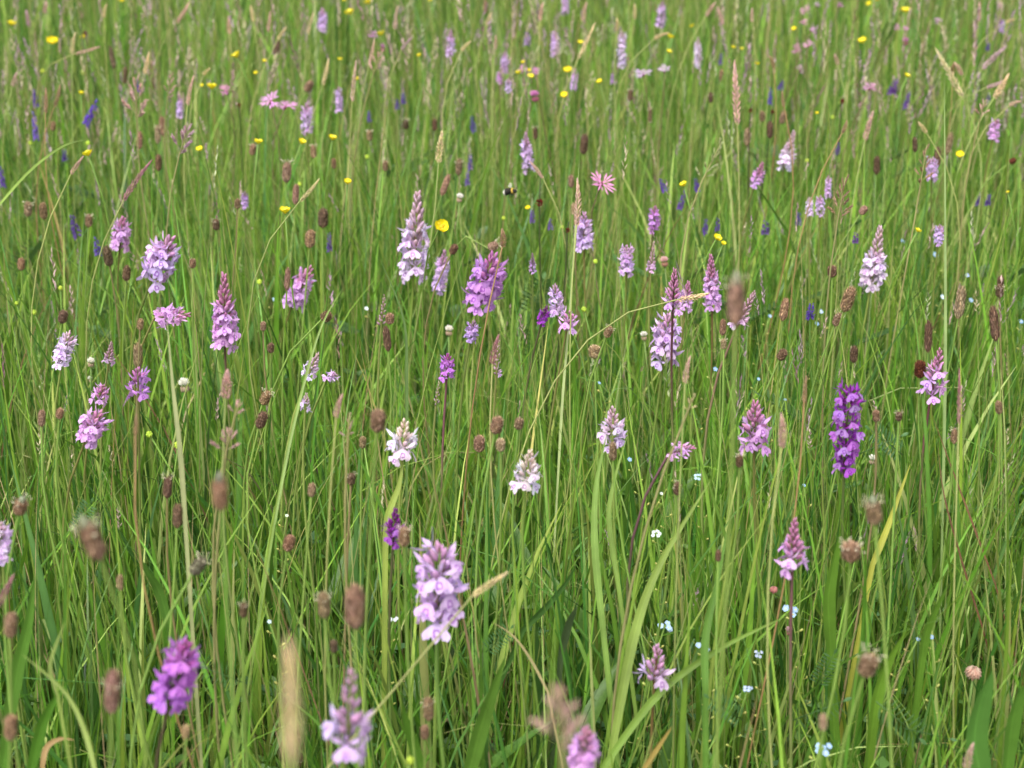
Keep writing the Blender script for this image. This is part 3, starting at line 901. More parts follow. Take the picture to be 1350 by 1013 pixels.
g.petal((0, 0, 1.02), (0, 0, 1), (0, 1, 0), 0.2, 0.08, 0.1, 0, 4)
g.tube([(0, 0, 0), (0.02, 0, 0.5), (0, 0, 1.02)], [0.012, 0.01, 0.006], 4)
VLEAF = g.mesh('vetch_leaf', [M_LEAF])


def vetch(px, yt, yb, w, tilt=0, c=(84, 56, 178), label=None):
    pyc = (yt + yb) / 2
    hc, d = at_height(px, pyc, 0.33 + rng.uniform(-0.03, 0.03))
    L = (yb - yt) * d / FPX; W = w * d / FPX
    A = tilt_dir(tilt); A.y = rng.uniform(-0.2, 0.1); A.normalize()
    root, base = plant_root('tufted_vetch', hc, 0.06)
    bot = hc - A * L * 0.5
    link('stem', stem_mesh(base, bot, A, 0.001, 0.0007, hc - base, 8, 5, 0.05), root, None, vary(srgb(96, 128, 62), 0.1))
    x, y, zz = axes_from_z(A, Vector((rng.uniform(-0.6, 0.6), -1, 0)))
    s = link('flower_spike', VSPIKE[rng.randrange(3)], root, frame(bot - base, x, y, zz, (W * 1.1, W * 1.1, L)), vary(srgb(*[0.6 * q + 0.4 * k_ for q, k_ in zip(c, (176, 132, 200))]), 0.1))
    s['kind'] = 'stuff'
    for k in range(2):
        a = rng.uniform(0, 6.28)
        xx, yy, z2 = axes_from_z(Vector((math.cos(a), math.sin(a), 0.6)), Vector((0, 0, 1)))
        link('leaf', VLEAF, root, frame((bot - base) * (0.45 + 0.2 * k), xx, yy, z2, (0.06, 0.06, 0.06)), vary(srgb(84, 118, 62), 0.1))
    register(root, px, pyc, w * 0.6, (yb - yt) * 0.55, d, 'vetch', 'vetch', 'violet vetch spikes in the grass', 'violet vetch spike' + (' leaning right' if tilt > 14 else ''), label, 0.92)


vetch(122, 129, 166, 13, 30, (80, 44, 196), label='bright violet-blue vetch spike leaning right in the upper left')
for a in [(47, 117, 140, 9, 0), (46, 146, 182, 9, 0, (110, 100, 196)), (3, 218, 245, 9, 0), (182, 103, 120, 8, 0), (85, 197, 211, 9, 0), (128, 311, 336, 11, 0, (110, 100, 190)),
          (98, 280, 312, 14, -6, (120, 104, 186)), (532, 122, 136, 8, 0), (524, 130, 143, 7, 0), (487, 145, 160, 7, 0, (120, 110, 196)), (623, 152, 173, 9, -8, (96, 84, 196)),
          (620, 203, 223, 8, 0, (120, 100, 190)), (616, 226, 243, 8, 0, (120, 112, 180)), (1016, 115, 136, 7, 0, (78, 64, 200)), (1031, 106, 118, 9, 20, (96, 66, 190)),
          (1178, 103, 123, 14, 10, (112, 60, 170)), (1196, 120, 142, 9, 6, (108, 66, 180)), (1069, 398, 420, 13, 0, (72, 52, 170)), (930, 287, 308, 9, 0, (100, 60, 180)),
          (946, 286, 304, 8, 0, (96, 84, 176)), (918, 234, 252, 9, -12, (100, 62, 190)), (900, 250, 276, 9, 14, (120, 74, 190)), (873, 234, 252, 9, -20, (96, 60, 186)),
          (1105, 186, 203, 7, 0, (110, 84, 190)), (1053, 279, 296, 9, 0, (84, 60, 176)), (1128, 306, 320, 10, 0, (122, 76, 170)), (1009, 290, 308, 13, 0, (100, 84, 156)),
          (1290, 253, 270, 8, 0, (108, 92, 186)), (1303, 255, 270, 9, 0, (96, 70, 176)), (702, 276, 293, 9, 0, (130, 110, 180)), (726, 287, 302, 8, 0, (120, 100, 176)),
          (1303, 122, 134, 7, 0, (90, 66, 186)), (1303, 56, 66, 7, 0, (92, 80, 170)), (434, 306, 330, 9, 0, (110, 100, 180)), (950, 70, 84, 7, 0, (120, 104, 176))]:
    vetch(*a)

# ------------------------------------------------------------------ ragged robins
g = Geo(); r = random.Random(91)
for q in (-0.75, -0.25, 0.2, 0.7):
    g.petal((0.16, q * 0.06, 0.02), (1, q * 0.95, 0.2 + r.uniform(-0.25, 0.4)), (0, 1, 0), 0.5 - abs(q) * 0.2, 0.066, 0.1, r.uniform(-0.1, 0.4), 4)
g.petal((0, 0, 0), (1, 0, 0.15), (0, 1, 0), 0.24, 0.09, 0.1, 0, 3)
RP = g.mesh('ragged_petal', [M_SMALL], True)
g = Geo(); g.spindle((0, 0, -0.34), (0, 0, 1), 0.36, 0.2, 6, 0, (0, 0.3, 0.7, 1), (0.4, 1, 0.9, 0.7))
RCAL = g.mesh('ragged_calyx', [M_STEM])


def robin(px, py, w, c=(222, 128, 190), face=None, label=None, look='pink ragged robin flower'):
    hc, d = at_height(px, py, 0.40 + rng.uniform(-0.02, 0.02))
    W = w * d / FPX * 0.92
    root, base = plant_root('ragged_robin', hc, 0.05)
    A = Vector(face if face else (rng.uniform(-0.4, 0.4), -0.6, 1)).normalized()
    link('stem', stem_mesh(base, hc - A * W * 0.3, A, 0.001, 0.0008, None, 8, 5, 0.04), root, None, vary(srgb(116, 104, 72), 0.1))
    x, y, zz = axes_from_z(A, Vector((rng.uniform(-1, 1), rng.uniform(-1, 1), 0)))
    for k in range(5):
        a = 2 * math.pi * k / 5 + rng.uniform(-0.4, 0.4)
        xx = x * math.cos(a) + y * math.sin(a)
        s = W * rng.uniform(0.8, 1.25); zt = (zz + xx * rng.uniform(-0.6, 0.5)).normalized(); yt_ = zt.cross(xx).normalized()
        link('petal', RP, root, frame(hc - base, yt_.cross(zt), yt_, zt, (s, s, s)), vary(srgb(*c), 0.06))
    link('calyx', RCAL, root, frame(hc - base, x, y, zz, (W, W, W)), vary(srgb(120, 62, 70), 0.1))
    register(root, px, py, w * 0.55, w * 0.5, d, 'ragged robin', 'ragged robin', 'pink ragged robins', look, label, 0.95)


robin(793, 242, 38, (232, 156, 204), (0.25, -0.8, 0.7), label='lone pink ragged robin with star-like split petals, right of the bumblebee')
robin(357, 133, 32, (238, 168, 228), (-0.15, -0.35, 1), label='left one of a pair of bright pink ragged robins in the upper left')
robin(377, 140, 24, (236, 160, 222), (0.5, -0.4, 0.8), label='right one of a pair of bright pink ragged robins in the upper left')
for a in [(298, 120, 20, (206, 130, 180)), (1061, 15, 14, (206, 150, 180)), (1061, 29, 13, (220, 150, 190)), (1070, 41, 12, (220, 160, 210)), (1147, 116, 18, (206, 140, 190)),
          (848, 97, 20, (216, 180, 222)), (876, 93, 18, (218, 184, 222)), (689, 93, 14, (222, 158, 196)), (707, 94, 13, (206, 140, 190)), (491, 46, 12, (190, 130, 180)),
          (1066, 60, 14, (216, 160, 190)), (1050, 65, 14, (190, 130, 160)), (1055, 92, 14, (176, 140, 160)), (1182, 38, 11, (206, 140, 186)), (1193, 38, 9, (206, 140, 190)),
          (1236, 28, 13, (190, 150, 180)), (1077, 7, 11, (186, 150, 180)), (1107, 8, 11, (186, 120, 166)), (1319, 8, 11, (190, 150, 160))]:
    robin(*a)

# ------------------------------------------------------------------ clovers
CLH = []
for k in range(2):
    r = random.Random(120 + k); g = Geo()
    for i in range(62):
        z_ = 1 - 2 * (i + 0.5) / 62
        a = i * 2.39996
        rr = math.sqrt(max(0, 1 - z_ * z_))
        v = Vector((rr * math.cos(a), rr * math.sin(a), z_))
        low = z_ < -0.1
        if k == 0:
            g.col = (0.7, 0.55, 0.42, 1) if low else (1.1, 1.1, 1.1, 1)
            dv = v * 0.6 + Vector((0, 0, -1.0 if low else 0.8))
        else:
            q = r.random()
            g.col = (0.95, 0.72 + 0.25 * q, 0.66 + 0.25 * q, 1)
            dv = v * 0.8 + Vector((0, 0, -0.9))
        g.spindle(v * 0.17, dv, 0.36 * r.uniform(0.85, 1.1), 0.105, 4)
    CLH.append(g.mesh('clover_head', [M_SMALL], True))


def clover(px, py, w, kind=0, c=(236, 232, 220), label=None, z=0.28, look='white clover head'):
    hc, d = at_height(px, py, z)
    W = w * d / FPX
    root, base = plant_root('clover', hc, 0.04)
    A = Vector((rng.uniform(-0.2, 0.2), -0.1, 1)).normalized()
    link('stem', stem_mesh(base, hc, A, 0.001, 0.0009, None, 8, 5, 0.04), root, None, vary(srgb(112, 136, 70), 0.1))
    x, y, zz = axes_from_z(A)
    h = link('flower_head', CLH[kind], root, frame(hc - base, x, y, zz, (W, W, W)), vary(srgb(*c), 0.04))
    register(root, px, py, w * 0.6, w * 0.6, d, 'clover', 'clover', 'clover heads', look, label, 0.97)


clover(243, 508, 21, 0, label='white clover head with drooping brownish lower florets, left of centre')
clover(1284, 884, 27, 1, (216, 188, 172), z=0.24, label='drooping pinkish brown clover head near the lower right corner')
clover(1020, 776, 14, 1, (220, 160, 160), z=0.22, look='faded pink clover head')
clover(1040, 832, 13, 0, (216, 180, 186), z=0.2, look='small pale pink clover head')
clover(606, 261, 13, 0, z=0.36); clover(1150, 606, 14, 0, z=0.28); clover(120, 478, 14, 0, z=0.27); clover(119, 500, 9, 0, z=0.25)
clover(876, 345, 15, 0, (222, 186, 180), look='pale pink clover head', z=0.35); clover(592, 436, 15, 0, z=0.3); clover(705, 127, 16, 0, (214, 140, 194), z=0.38, look='pink clover head')
clover(505, 63, 11, 0, (214, 150, 194), z=0.38, look='pink clover head'); clover(1194, 55, 11, 0, (214, 140, 190), z=0.38, look='pink clover head')
clover(849, 443, 13, 0, z=0.3)

# ------------------------------------------------------------------ forget-me-nots
g = Geo(); g.col = (1, 1, 1, 1)
for k in range(5):
    a = 2 * math.pi * k / 5
    g.petal((0.06 * math.cos(a), 0.06 * math.sin(a), 0), (math.cos(a), math.sin(a), 0.12), (-math.sin(a), math.cos(a), 0), 0.44, 0.46, 0.04, 0, 4, 0, 0.6, 0.55)
FGF = g.mesh('forget_me_not_flower', [M_SMALL], True)
g = Geo(); g.spindle((0, 0, -0.02), (0, 0, 1), 0.11, 0.24, 6)
FGE = g.mesh('forget_me_not_eye', [M_STEM])
g = Geo(); g.spindle((0, 0, 0), (0, 0, 1), 1, 0.7, 5, 0, (0, 0.4, 0.8, 1), (0.4, 1, 0.8, 0.5))
g.tube([(-0.5, 0, -0.9), (0, 0, 0)], 0.08, 3)
FGC = g.mesh('forget_me_not_calyx', [M_STEM])


def forget(px, py, w, c=(160, 194, 236), n=5, cal=12, z=0.24, label=None):
    hc, d = at_height(px, py, z)
    W = w * d / FPX
    root, base = plant_root('forget_me_not', hc, 0.05)
    side = rng.choice((-1, 1))
    A = Vector((0.25 * side, -0.15, 1)).normalized()
    v = hc - base
    p1, p2 = Vector((-0.02 * side, 0, v.z * 0.35)), v - A * v.z * 0.35
    pts = bez(Vector((0, 0, -0.01)), p1, p2, v, 10)
    g_ = Geo(); g_.tube(pts, [0.0009 - 0.0004 * i / 10 for i in range(11)], 5)
    link('stem', g_.mesh('stem', [M_STEM]), root, None, vary(srgb(124, 150, 70), 0.1))
    W *= 0.8
    fs = W * (0.46 if n > 1 else 0.8)
    for k in range(n):
        a = 2 * math.pi * k / n + rng.uniform(-0.4, 0.4)
        off = Vector((math.cos(a) * 0.36, math.sin(a) * 0.36, rng.uniform(-0.3, 0.2))) * (W if n > 1 else 0)
        fz = (Vector((math.cos(a) * 0.4, math.sin(a) * 0.4 - 0.75, 0.9))).normalized()
        x, y, zz = axes_from_z(fz, Vector((1, rng.uniform(-1, 1), 0)))
        f = link('flower', FGF, root, frame(v + off, x, y, zz, (fs, fs, fs)), vary(srgb(*c), 0.05))
        link('eye', FGE, f, None, srgb(230, 214, 120))
    for k in range(2):
        a = rng.uniform(0, 6.28)
        x, y, zz = axes_from_z(Vector((math.cos(a), math.sin(a), 0.9)), Vector((-math.sin(a), math.cos(a), 0)))
        ll = rng.uniform(0.025, 0.04)
        link('leaf', ORCHID_LEAF, root, frame(pts[3 + 2 * k], x, y, zz, (ll * 1.5, ll, ll)), vary(srgb(92, 128, 60), 0.1))
    for k in range(cal):
        t = 1 - 0.05 - 0.045 * k
        i = max(0, min(9, int(t * 10)))
        q = pts[i].lerp(pts[i + 1], t * 10 - i)
        sd_ = 1 if k % 2 else -1
        cz = Vector((0.8 * sd_, rng.uniform(-0.5, 0.5), 0.7)).normalized()
        x, y, zz = axes_from_z(cz, Vector((sd_, 0, 0.2)))
        cs = 0.0028 * rng.uniform(0.8, 1.2)
        link('calyx', FGC, root, frame(q + cz * 0.004, x, y, zz, (cs, cs, cs)), vary(srgb(176, 176, 96), 0.15))
    register(root, px, py, w * 0.6, w * 0.5, d, 'forget-me-not', 'forget-me-not', 'pale blue forget-me-nots low in the grass', 'pale blue forget-me-not cluster' if n > 1 else 'tiny pale blue forget-me-not', label, 0.97)


for a in [(877, 824, 23, (190, 216, 244)), (926, 851, 22, (186, 212, 246)), (1042, 803, 24, (176, 204, 244)), (1000, 862, 13, (196, 206, 240)), (986, 909, 14, (190, 206, 244)),
          (1086, 986, 26, (176, 206, 246)), (920, 628, 13, (190, 220, 240)), (865, 702, 16, (226, 232, 236)), (519, 817, 14, (232, 236, 244))]:
    forget(*a)
for a in [(830, 606, 11), (943, 487, 11), (1077, 427, 10), (1082, 411, 12, (196, 214, 240)), (1243, 392, 13, (210, 226, 240)), (1280, 396, 11), (1346, 424, 11), (1275, 363, 11, (178, 200, 240)),
          (1233, 336, 13), (355, 820, 10, (206, 226, 240)), (872, 651, 8, (230, 232, 230)), (1035, 527, 7), (1228, 840, 11), (1210, 843, 10), (1190, 318, 9), (362, 395, 11, (190, 216, 240)), (1015, 417, 9),
          (483, 407, 10, (226, 236, 236)), (378, 680, 8, (226, 236, 220)), (1000, 500, 8), (1060, 640, 8), (790, 505, 7)]:
    forget(*a, n=1, cal=6, z=0.26)

# ------------------------------------------------------------------ grass seed heads
SPK = []
for k in range(5):
    r = random.Random(500 + k); g = Geo()
    n = 64
    for i in range(n):
        s = (i + 0.5) / n
        a = i * 2.39996 + r.uniform(-0.3, 0.3)
        o_ = Vector((math.cos(a), math.sin(a), 0))
        rad = 0.5 * math.sin(math.pi * min(1, 0.12 + 0.88 * s) ** 0.8) ** 0.7 * (1 - 0.35 * s)
        t = r.uniform(0.75, 1.25); g.col = (t, t * r.uniform(0.9, 1.05), t * r.uniform(0.85, 1.05), 1)
        bend = Vector((0.25 * (k - 2) * s * s, 0, 0))
        p = Vector((0, 0, s * 0.9)) + bend + o_ * rad * 0.25
        dv = o_ * 0.10 * (8 if k == 4 else 4) * rad + Vector((0, 0, 0.14))
        # written in stretched space: x,y are widths, z is the length
        L_ = r.uniform(0.85, 1.2)
        e_ = p + Vector((o_.x * rad * 0.75 * L_, o_.y * rad * 0.75 * L_, 0.10 * L_))
        m_ = (p + e_) / 2
        s_ = Vector((-math.sin(a), math.cos(a), 0)) * 0.11
        u_ = o_ * 0.10
        g.add([p, m_ + s_, m_ + u_, m_ - s_, m_ - u_, e_], [(0, 1, 2), (0, 2, 3), (0, 3, 4), (0, 4, 1), (5, 2, 1), (5, 3, 2), (5, 4, 3), (5, 1, 4)])
    SPK.append(g.mesh('seed_spike', [M_SPIKELET], True, False))
CLUS = []
for k in range(3):
    r = random.Random(560 + k); g = Geo()
    g.col = (0.7, 0.8, 0.6, 1)
    g.tube([(0, 0, 0), (0.02, 0, 0.5), (0, 0, 0.9)], [0.018, 0.014, 0.01], 3)
    for i in range(11):
        s = 0.35 + 0.6 * i / 11
        a = i * 2.4 + r.uniform(-0.4, 0.4)
        t = r.uniform(0.7, 1.3); g.col = (t, t * r.uniform(0.9, 1.05), t, 1)
        g.spindle((0, 0, s), (0.55 * math.cos(a), 0.55 * math.sin(a), 1), 0.24, 0.10, 4, 0, (0, 0.4, 0.75, 1), (0.4, 1, 0.6, 0.1))
    CLUS.append(g.mesh('spikelet_branch', [M_SPIKELET], True, False))

GCOL = {'straw': (220, 202, 160), 'pink': (210, 176, 164), 'purple': (172, 124, 132), 'green': (184, 188, 138), 'brown': (172, 142, 114), 'mauve': (196, 162, 172)}


def seed_spike(x1, y1, x2, y2, w, c='straw', d=None, z=None, label=None, n=1, stem_to=None, straight=False):
    """dense spike, tip pixel to base pixel"""
    pxc, pyc = (x1 + x2) / 2, (y1 + y2) / 2
    if d is None:
        hc, d = at_height(pxc, pyc, z or 0.45 + rng.uniform(-0.03, 0.03))
    T, B = at_depth(x1, y1, d), at_depth(x2, y2, d)
    A = T - B
    L = A.length; A.normalize(); A.y += rng.uniform(-0.05, 0.05); A.normalize()
    W = w * d / FPX * 1.25
    root, base = plant_root('seeding_grass_stalk', B, 0.05)
    if stem_to is not None:
        bb = at_depth(stem_to[0], stem_to[1], d); base = Vector((bb.x, bb.y, 0)); root.location = base
    if straight:
        D = at_depth(500, 932, d) - B
        base = B + D * (B.z / -D.z); root.location = base
    link('stem', stem_mesh(base, B, A if not straight else B - base, 0.0009, 0.0006, B + A * L * 0.6 - base, 10, 5, 0.03, straight), root, None, vary(srgb(150, 156, 92) if c != 'brown' else srgb(150, 120, 80), 0.12))
    x, y, zz = axes_from_z(A, Vector((1, 0, 0)))
    o = link('seed_spike', SPK[rng.randrange(5)], root, frame(B - base, x, y, zz, (W, W, L)), vary(srgb(*GCOL[c]), 0.08))
    o['kind'] = 'stuff'
    ang = math.degrees(math.atan2(x1 - x2, y2 - y1))
    look = {'straw': 'straw coloured', 'pink': 'pinkish', 'purple': 'purplish', 'green': 'pale green', 'brown': 'brownish', 'mauve': 'mauve grey'}[c] + ' grass spike'
    look += ' level' if abs(ang) > 70 else ' leaning right' if ang > 14 else ' leaning left' if ang < -14 else ''
    register(root, pxc, pyc, max(w, abs(x1 - x2)) * 0.5, max(w, abs(y1 - y2)) * 0.5, d, 'grass spike', 'grass', 'flowering grass spikes', look, label, 0.8)


def panicle(px, yt, yb, w, c='pink', tilt=0, d=None, z=None, label=None, n=12, spread=0.6):
    pyc = (yt + yb) / 2
    if d is None:
        hc, d = at_height(px, pyc, z or 0.45 + rng.uniform(-0.02, 0.02))
    else:
        hc = at_depth(px, pyc, d)
    L = (yb - yt) * d / FPX; W = w * d / FPX
    A = tilt_dir(tilt)
    root, base = plant_root('grass_panicle', hc, 0.04)
    bot = hc - A * L * 0.5; top = hc + A * L * 0.42
    link('stem', stem_mesh(base, bot, A, 0.0012, 0.0008, top - base, 10, 5, 0.03), root, None, vary(srgb(146, 140, 92), 0.1))
    X0, Y0, Z0 = axes_from_z(A)
    a = rng.uniform(0, 6)
    for i in range(n):
        s = i / n
        a += 2.4 + rng.uniform(-0.4, 0.4)
        out = X0 * math.cos(a) + Y0 * math.sin(a)
        if abs(out.x) < 0.35: out = (out + Vector((rng.choice((-1, 1)) * 0.6, 0, 0))).normalized()
        dv = (A * (1 - spread * (1 - s * 0.7)) + out * spread * (1 - s * 0.75)).normalized()
        x, y, zz = axes_from_z(dv, Vector((rng.uniform(-1, 1), rng.uniform(-1, 1), 0.1)))
        ln = max(W * 0.62 * (1 - 0.5 * s), L * 0.22) * rng.uniform(0.85, 1.15)
        p = bot + A * (L * (0.02 + 0.78 * s))
        link('branch', CLUS[rng.randrange(3)], root, frame(p - base, x, y, zz, (ln * 0.9, ln * 0.9, ln)), vary(srgb(*GCOL[c]), 0.1))
    look = {'straw': 'straw coloured', 'pink': 'pinkish', 'purple': 'purplish', 'green': 'pale green', 'brown': 'brownish', 'mauve': 'mauve'}[c] + ' open grass panicle'
    register(root, px, pyc, w * 0.5, (yb - yt) * 0.5, d, 'grass panicle', 'grass', 'open grass panicles', look, label, 0.85)


SP = [(1327, 58, 1294, 92, 8, 'mauve'), (1333, 98, 1310, 130, 9, 'straw'), (1149, 145, 1140, 186, 8, 'pink'), (787, 30, 762, 78, 6, 'straw'),
      (711, 60, 703, 83, 7, 'green'), (497, 50, 486, 88, 5, 'pink'), (468, 78, 464, 136, 6, 'pink'), (541, 47, 529, 67, 5, 'mauve'), (437, 77, 425, 113, 6, 'straw'),
      (377, 34, 366, 53, 5, 'straw'), (357, 14, 353, 43, 5, 'pink'), (411, 15, 406, 46, 5, 'straw'), (254, 3, 232, 31, 6, 'pink'), (134, 64, 99, 71, 5, 'pink'),
      (95, 42, 95, 73, 7, 'straw'), (197, 67, 190, 99, 6, 'straw'), (197, 207, 162, 266, 8, 'purple'), (109, 204, 93, 231, 6, 'pink'), (425, 237, 395, 266, 6, 'straw'),
      (580, 171, 578, 216, 10, 'straw'), (668, 302, 662, 326, 10, 'brown'), (652, 440, 649, 482, 9, 'purple'), (905, 468, 903, 507, 8, 'pink'),
      (22, 758, -6, 802, 11, 'purple', 0.95), (300, 486, 297, 527, 15, 'pink', 1.05), (446, 518, 443, 552, 9, 'pink'),
      (1037, 544, 1030, 592, 12, 'pink'), (1266, 484, 1264, 562, 6, 'purple'), (1061, 494, 1060, 532, 6, 'brown'), (1276, 978, 1275, 1016, 12, 'pink', 1.0),
      (968, 78, 972, 166, 10, 'pink'), (767, 233, 760, 300, 9, 'pink'), (840, 4, 836, 26, 6, 'straw'), (770, 2, 769, 30, 6, 'pink'), (714, 2, 712, 28, 6, 'pink'),
      (944, 2, 930, 22, 6, 'pink'), (946, 8, 953, 34, 6, 'pink'), (274, 88, 268, 100, 6, 'straw'), (252, 98, 247, 140, 6, 'pink'), (522, 6, 520, 40, 5, 'pink'),
      (618, 52, 608, 68, 6, 'straw'), (648, 16, 641, 34, 6, 'straw'), (655, 46, 653, 66, 5, 'pink'), (137, 5, 137, 24, 6, 'straw'), (62, 2, 58, 18, 6, 'pink'), (36, 12, 38, 36, 6, 'mauve'),
      (880, 40, 862, 52, 6, 'straw'), (815, 24, 813, 42, 6, 'straw'), (1018, 72, 1020, 90, 6, 'brown'), (1120, 160, 1110, 176, 6, 'brown'), (1210, 160, 1222, 176, 6, 'straw'),
      (1338, 24, 1326, 30, 5, 'straw'), (1262, 80, 1268, 100, 7, 'pink'), (1256, 82, 1256, 98, 7, 'brown'), (1293, 2, 1290, 30, 6, 'pink'), (1324, 110, 1300, 116, 6, 'mauve'),
      (62, 115, 60, 150, 6, 'brown'), (22, 95, 16, 115, 6, 'pink'), (84, 112, 72, 140, 7, 'brown'), (1100, 70, 1105, 86, 6, 'pink'), (990, 10, 992, 30, 5, 'pink'),
      (1028, 120, 1034, 142, 5, 'brown'), (700, 210, 716, 236, 5, 'pink'), (180, 545, 178, 575, 6, 'brown'), (1345, 130, 1330, 140, 6, 'pink'), (300, 20, 303, 46, 6, 'pink'), (330, 6, 334, 30, 5, 'straw')]
for a in SP:
    if len(a) == 7: seed_spike(*a[:6], d=a[6])
    else: seed_spike(*a)
seed_spike(1232, 62, 1270, 130, 9, 'straw', stem_to=(1244, 560), label='long straw coloured grass spike hanging from its bent stalk, upper right')
seed_spike(938, 392, 894, 395, 9, 'straw', d=1.38, stem_to=(600, 650), label='straw grass spike lying level across the pink orchids on a long slanting stalk')
seed_spike(670, 752, 622, 787, 10, 'straw', d=0.95, stem_to=(440, 1000), straight=True, label='straw grass spike on a slanting grey stalk right of the large lilac orchid')
seed_spike(388, 838, 383, 1010, 24, 'straw', d=0.42, label='very blurred straw grass spike rising from the bottom edge')
panicle(180, 96, 160, 42, 'pink', 4, n=12, label='spreading pinkish grass panicle beside a small violet vetch, upper left')
panicle(224, 92, 132, 26, 'pink', 14, n=9); panicle(242, 166, 206, 42, 'mauve', 20, n=10)
panicle(1110, 228, 292, 36, 'brown', 6, n=13, label='open brownish grass panicle left of a dark plantain, upper right')
panicle(1218, 186, 246, 30, 'brown', 4, n=10); panicle(940, 178, 242, 30, 'green', 24, n=12)
panicle(300, 565, 598, 40, 'pink', 10, d=1.05, n=9, label='blurred pinkish grass tuft under the pinkish spike, left of centre')
panicle(313, 528, 552, 28, 'pink', 20, d=1.08, n=7)
panicle(738, 892, 1000, 78, 'pink', -4, d=0.58, n=15, label='blurred pink grass panicle at the bottom edge beside the cut-off orchid')
panicle(498, 64, 98, 28, 'pink', 20, n=8); panicle(1296, 130, 158, 24, 'pink', 10, n=8); panicle(460, 540, 580, 20, 'pink', 6, n=8); panicle(912, 515, 545, 20, 'straw', 20, n=6)

# ------------------------------------------------------------------ rushes: maroon tufts on dark stems
g = Geo(); r = random.Random(640)
for j in range(60):
    v = Vector((r.gauss(0, 1), r.gauss(0, 1), r.gauss(0, 1))).normalized()
    t = r.uniform(0.7, 1.3); g.col = (t, t, t, 1)
    g.spindle(v * 0.22, v + Vector((0, 0, 0.3)), 0.3, 0.12, 4, 0, (0, 0.4, 0.75, 1), (0.4, 1, 0.6, 0.1))
RUSH = g.mesh('rush_tuft', [M_SPIKELET], True, False)


def rush(px, py, w, ytip, label=None, z=0.38):
    hc, d = at_height(px, py, z)
    W = w * d / FPX
    root, base = plant_root('compact_rush', hc, 0.03)
    top = at_depth(px + 2, ytip, d)
    link('stem', stem_mesh(base, hc + Vector((0, W * 0.2, 0)), Vector((0, 0, 1)), 0.0014, 0.0009, top - base, 8, 6, 0.02), root, None, srgb(64, 74, 40))
    link('tuft', RUSH, root, Matrix.Translation(hc - base) @ Matrix.Diagonal((W, W, W * 1.1, 1)), srgb(112, 34, 30))
    register(root, px, py, w * 0.6, w * 0.6, d, 'rush', 'rush', 'dark rush tufts', 'dark maroon rush tuft', label, 0.97)


rush(711, 268, 11, 224, 'dark maroon rush tuft on a thin stem right of the bumblebee')
rush(112, 45, 8, 34); rush(315, 139, 6, 132); rush(748, 304, 7, 292); rush(1018, 148, 6, 138); rush(1110, 134, 7, 128); rush(989, 146, 6, 138)

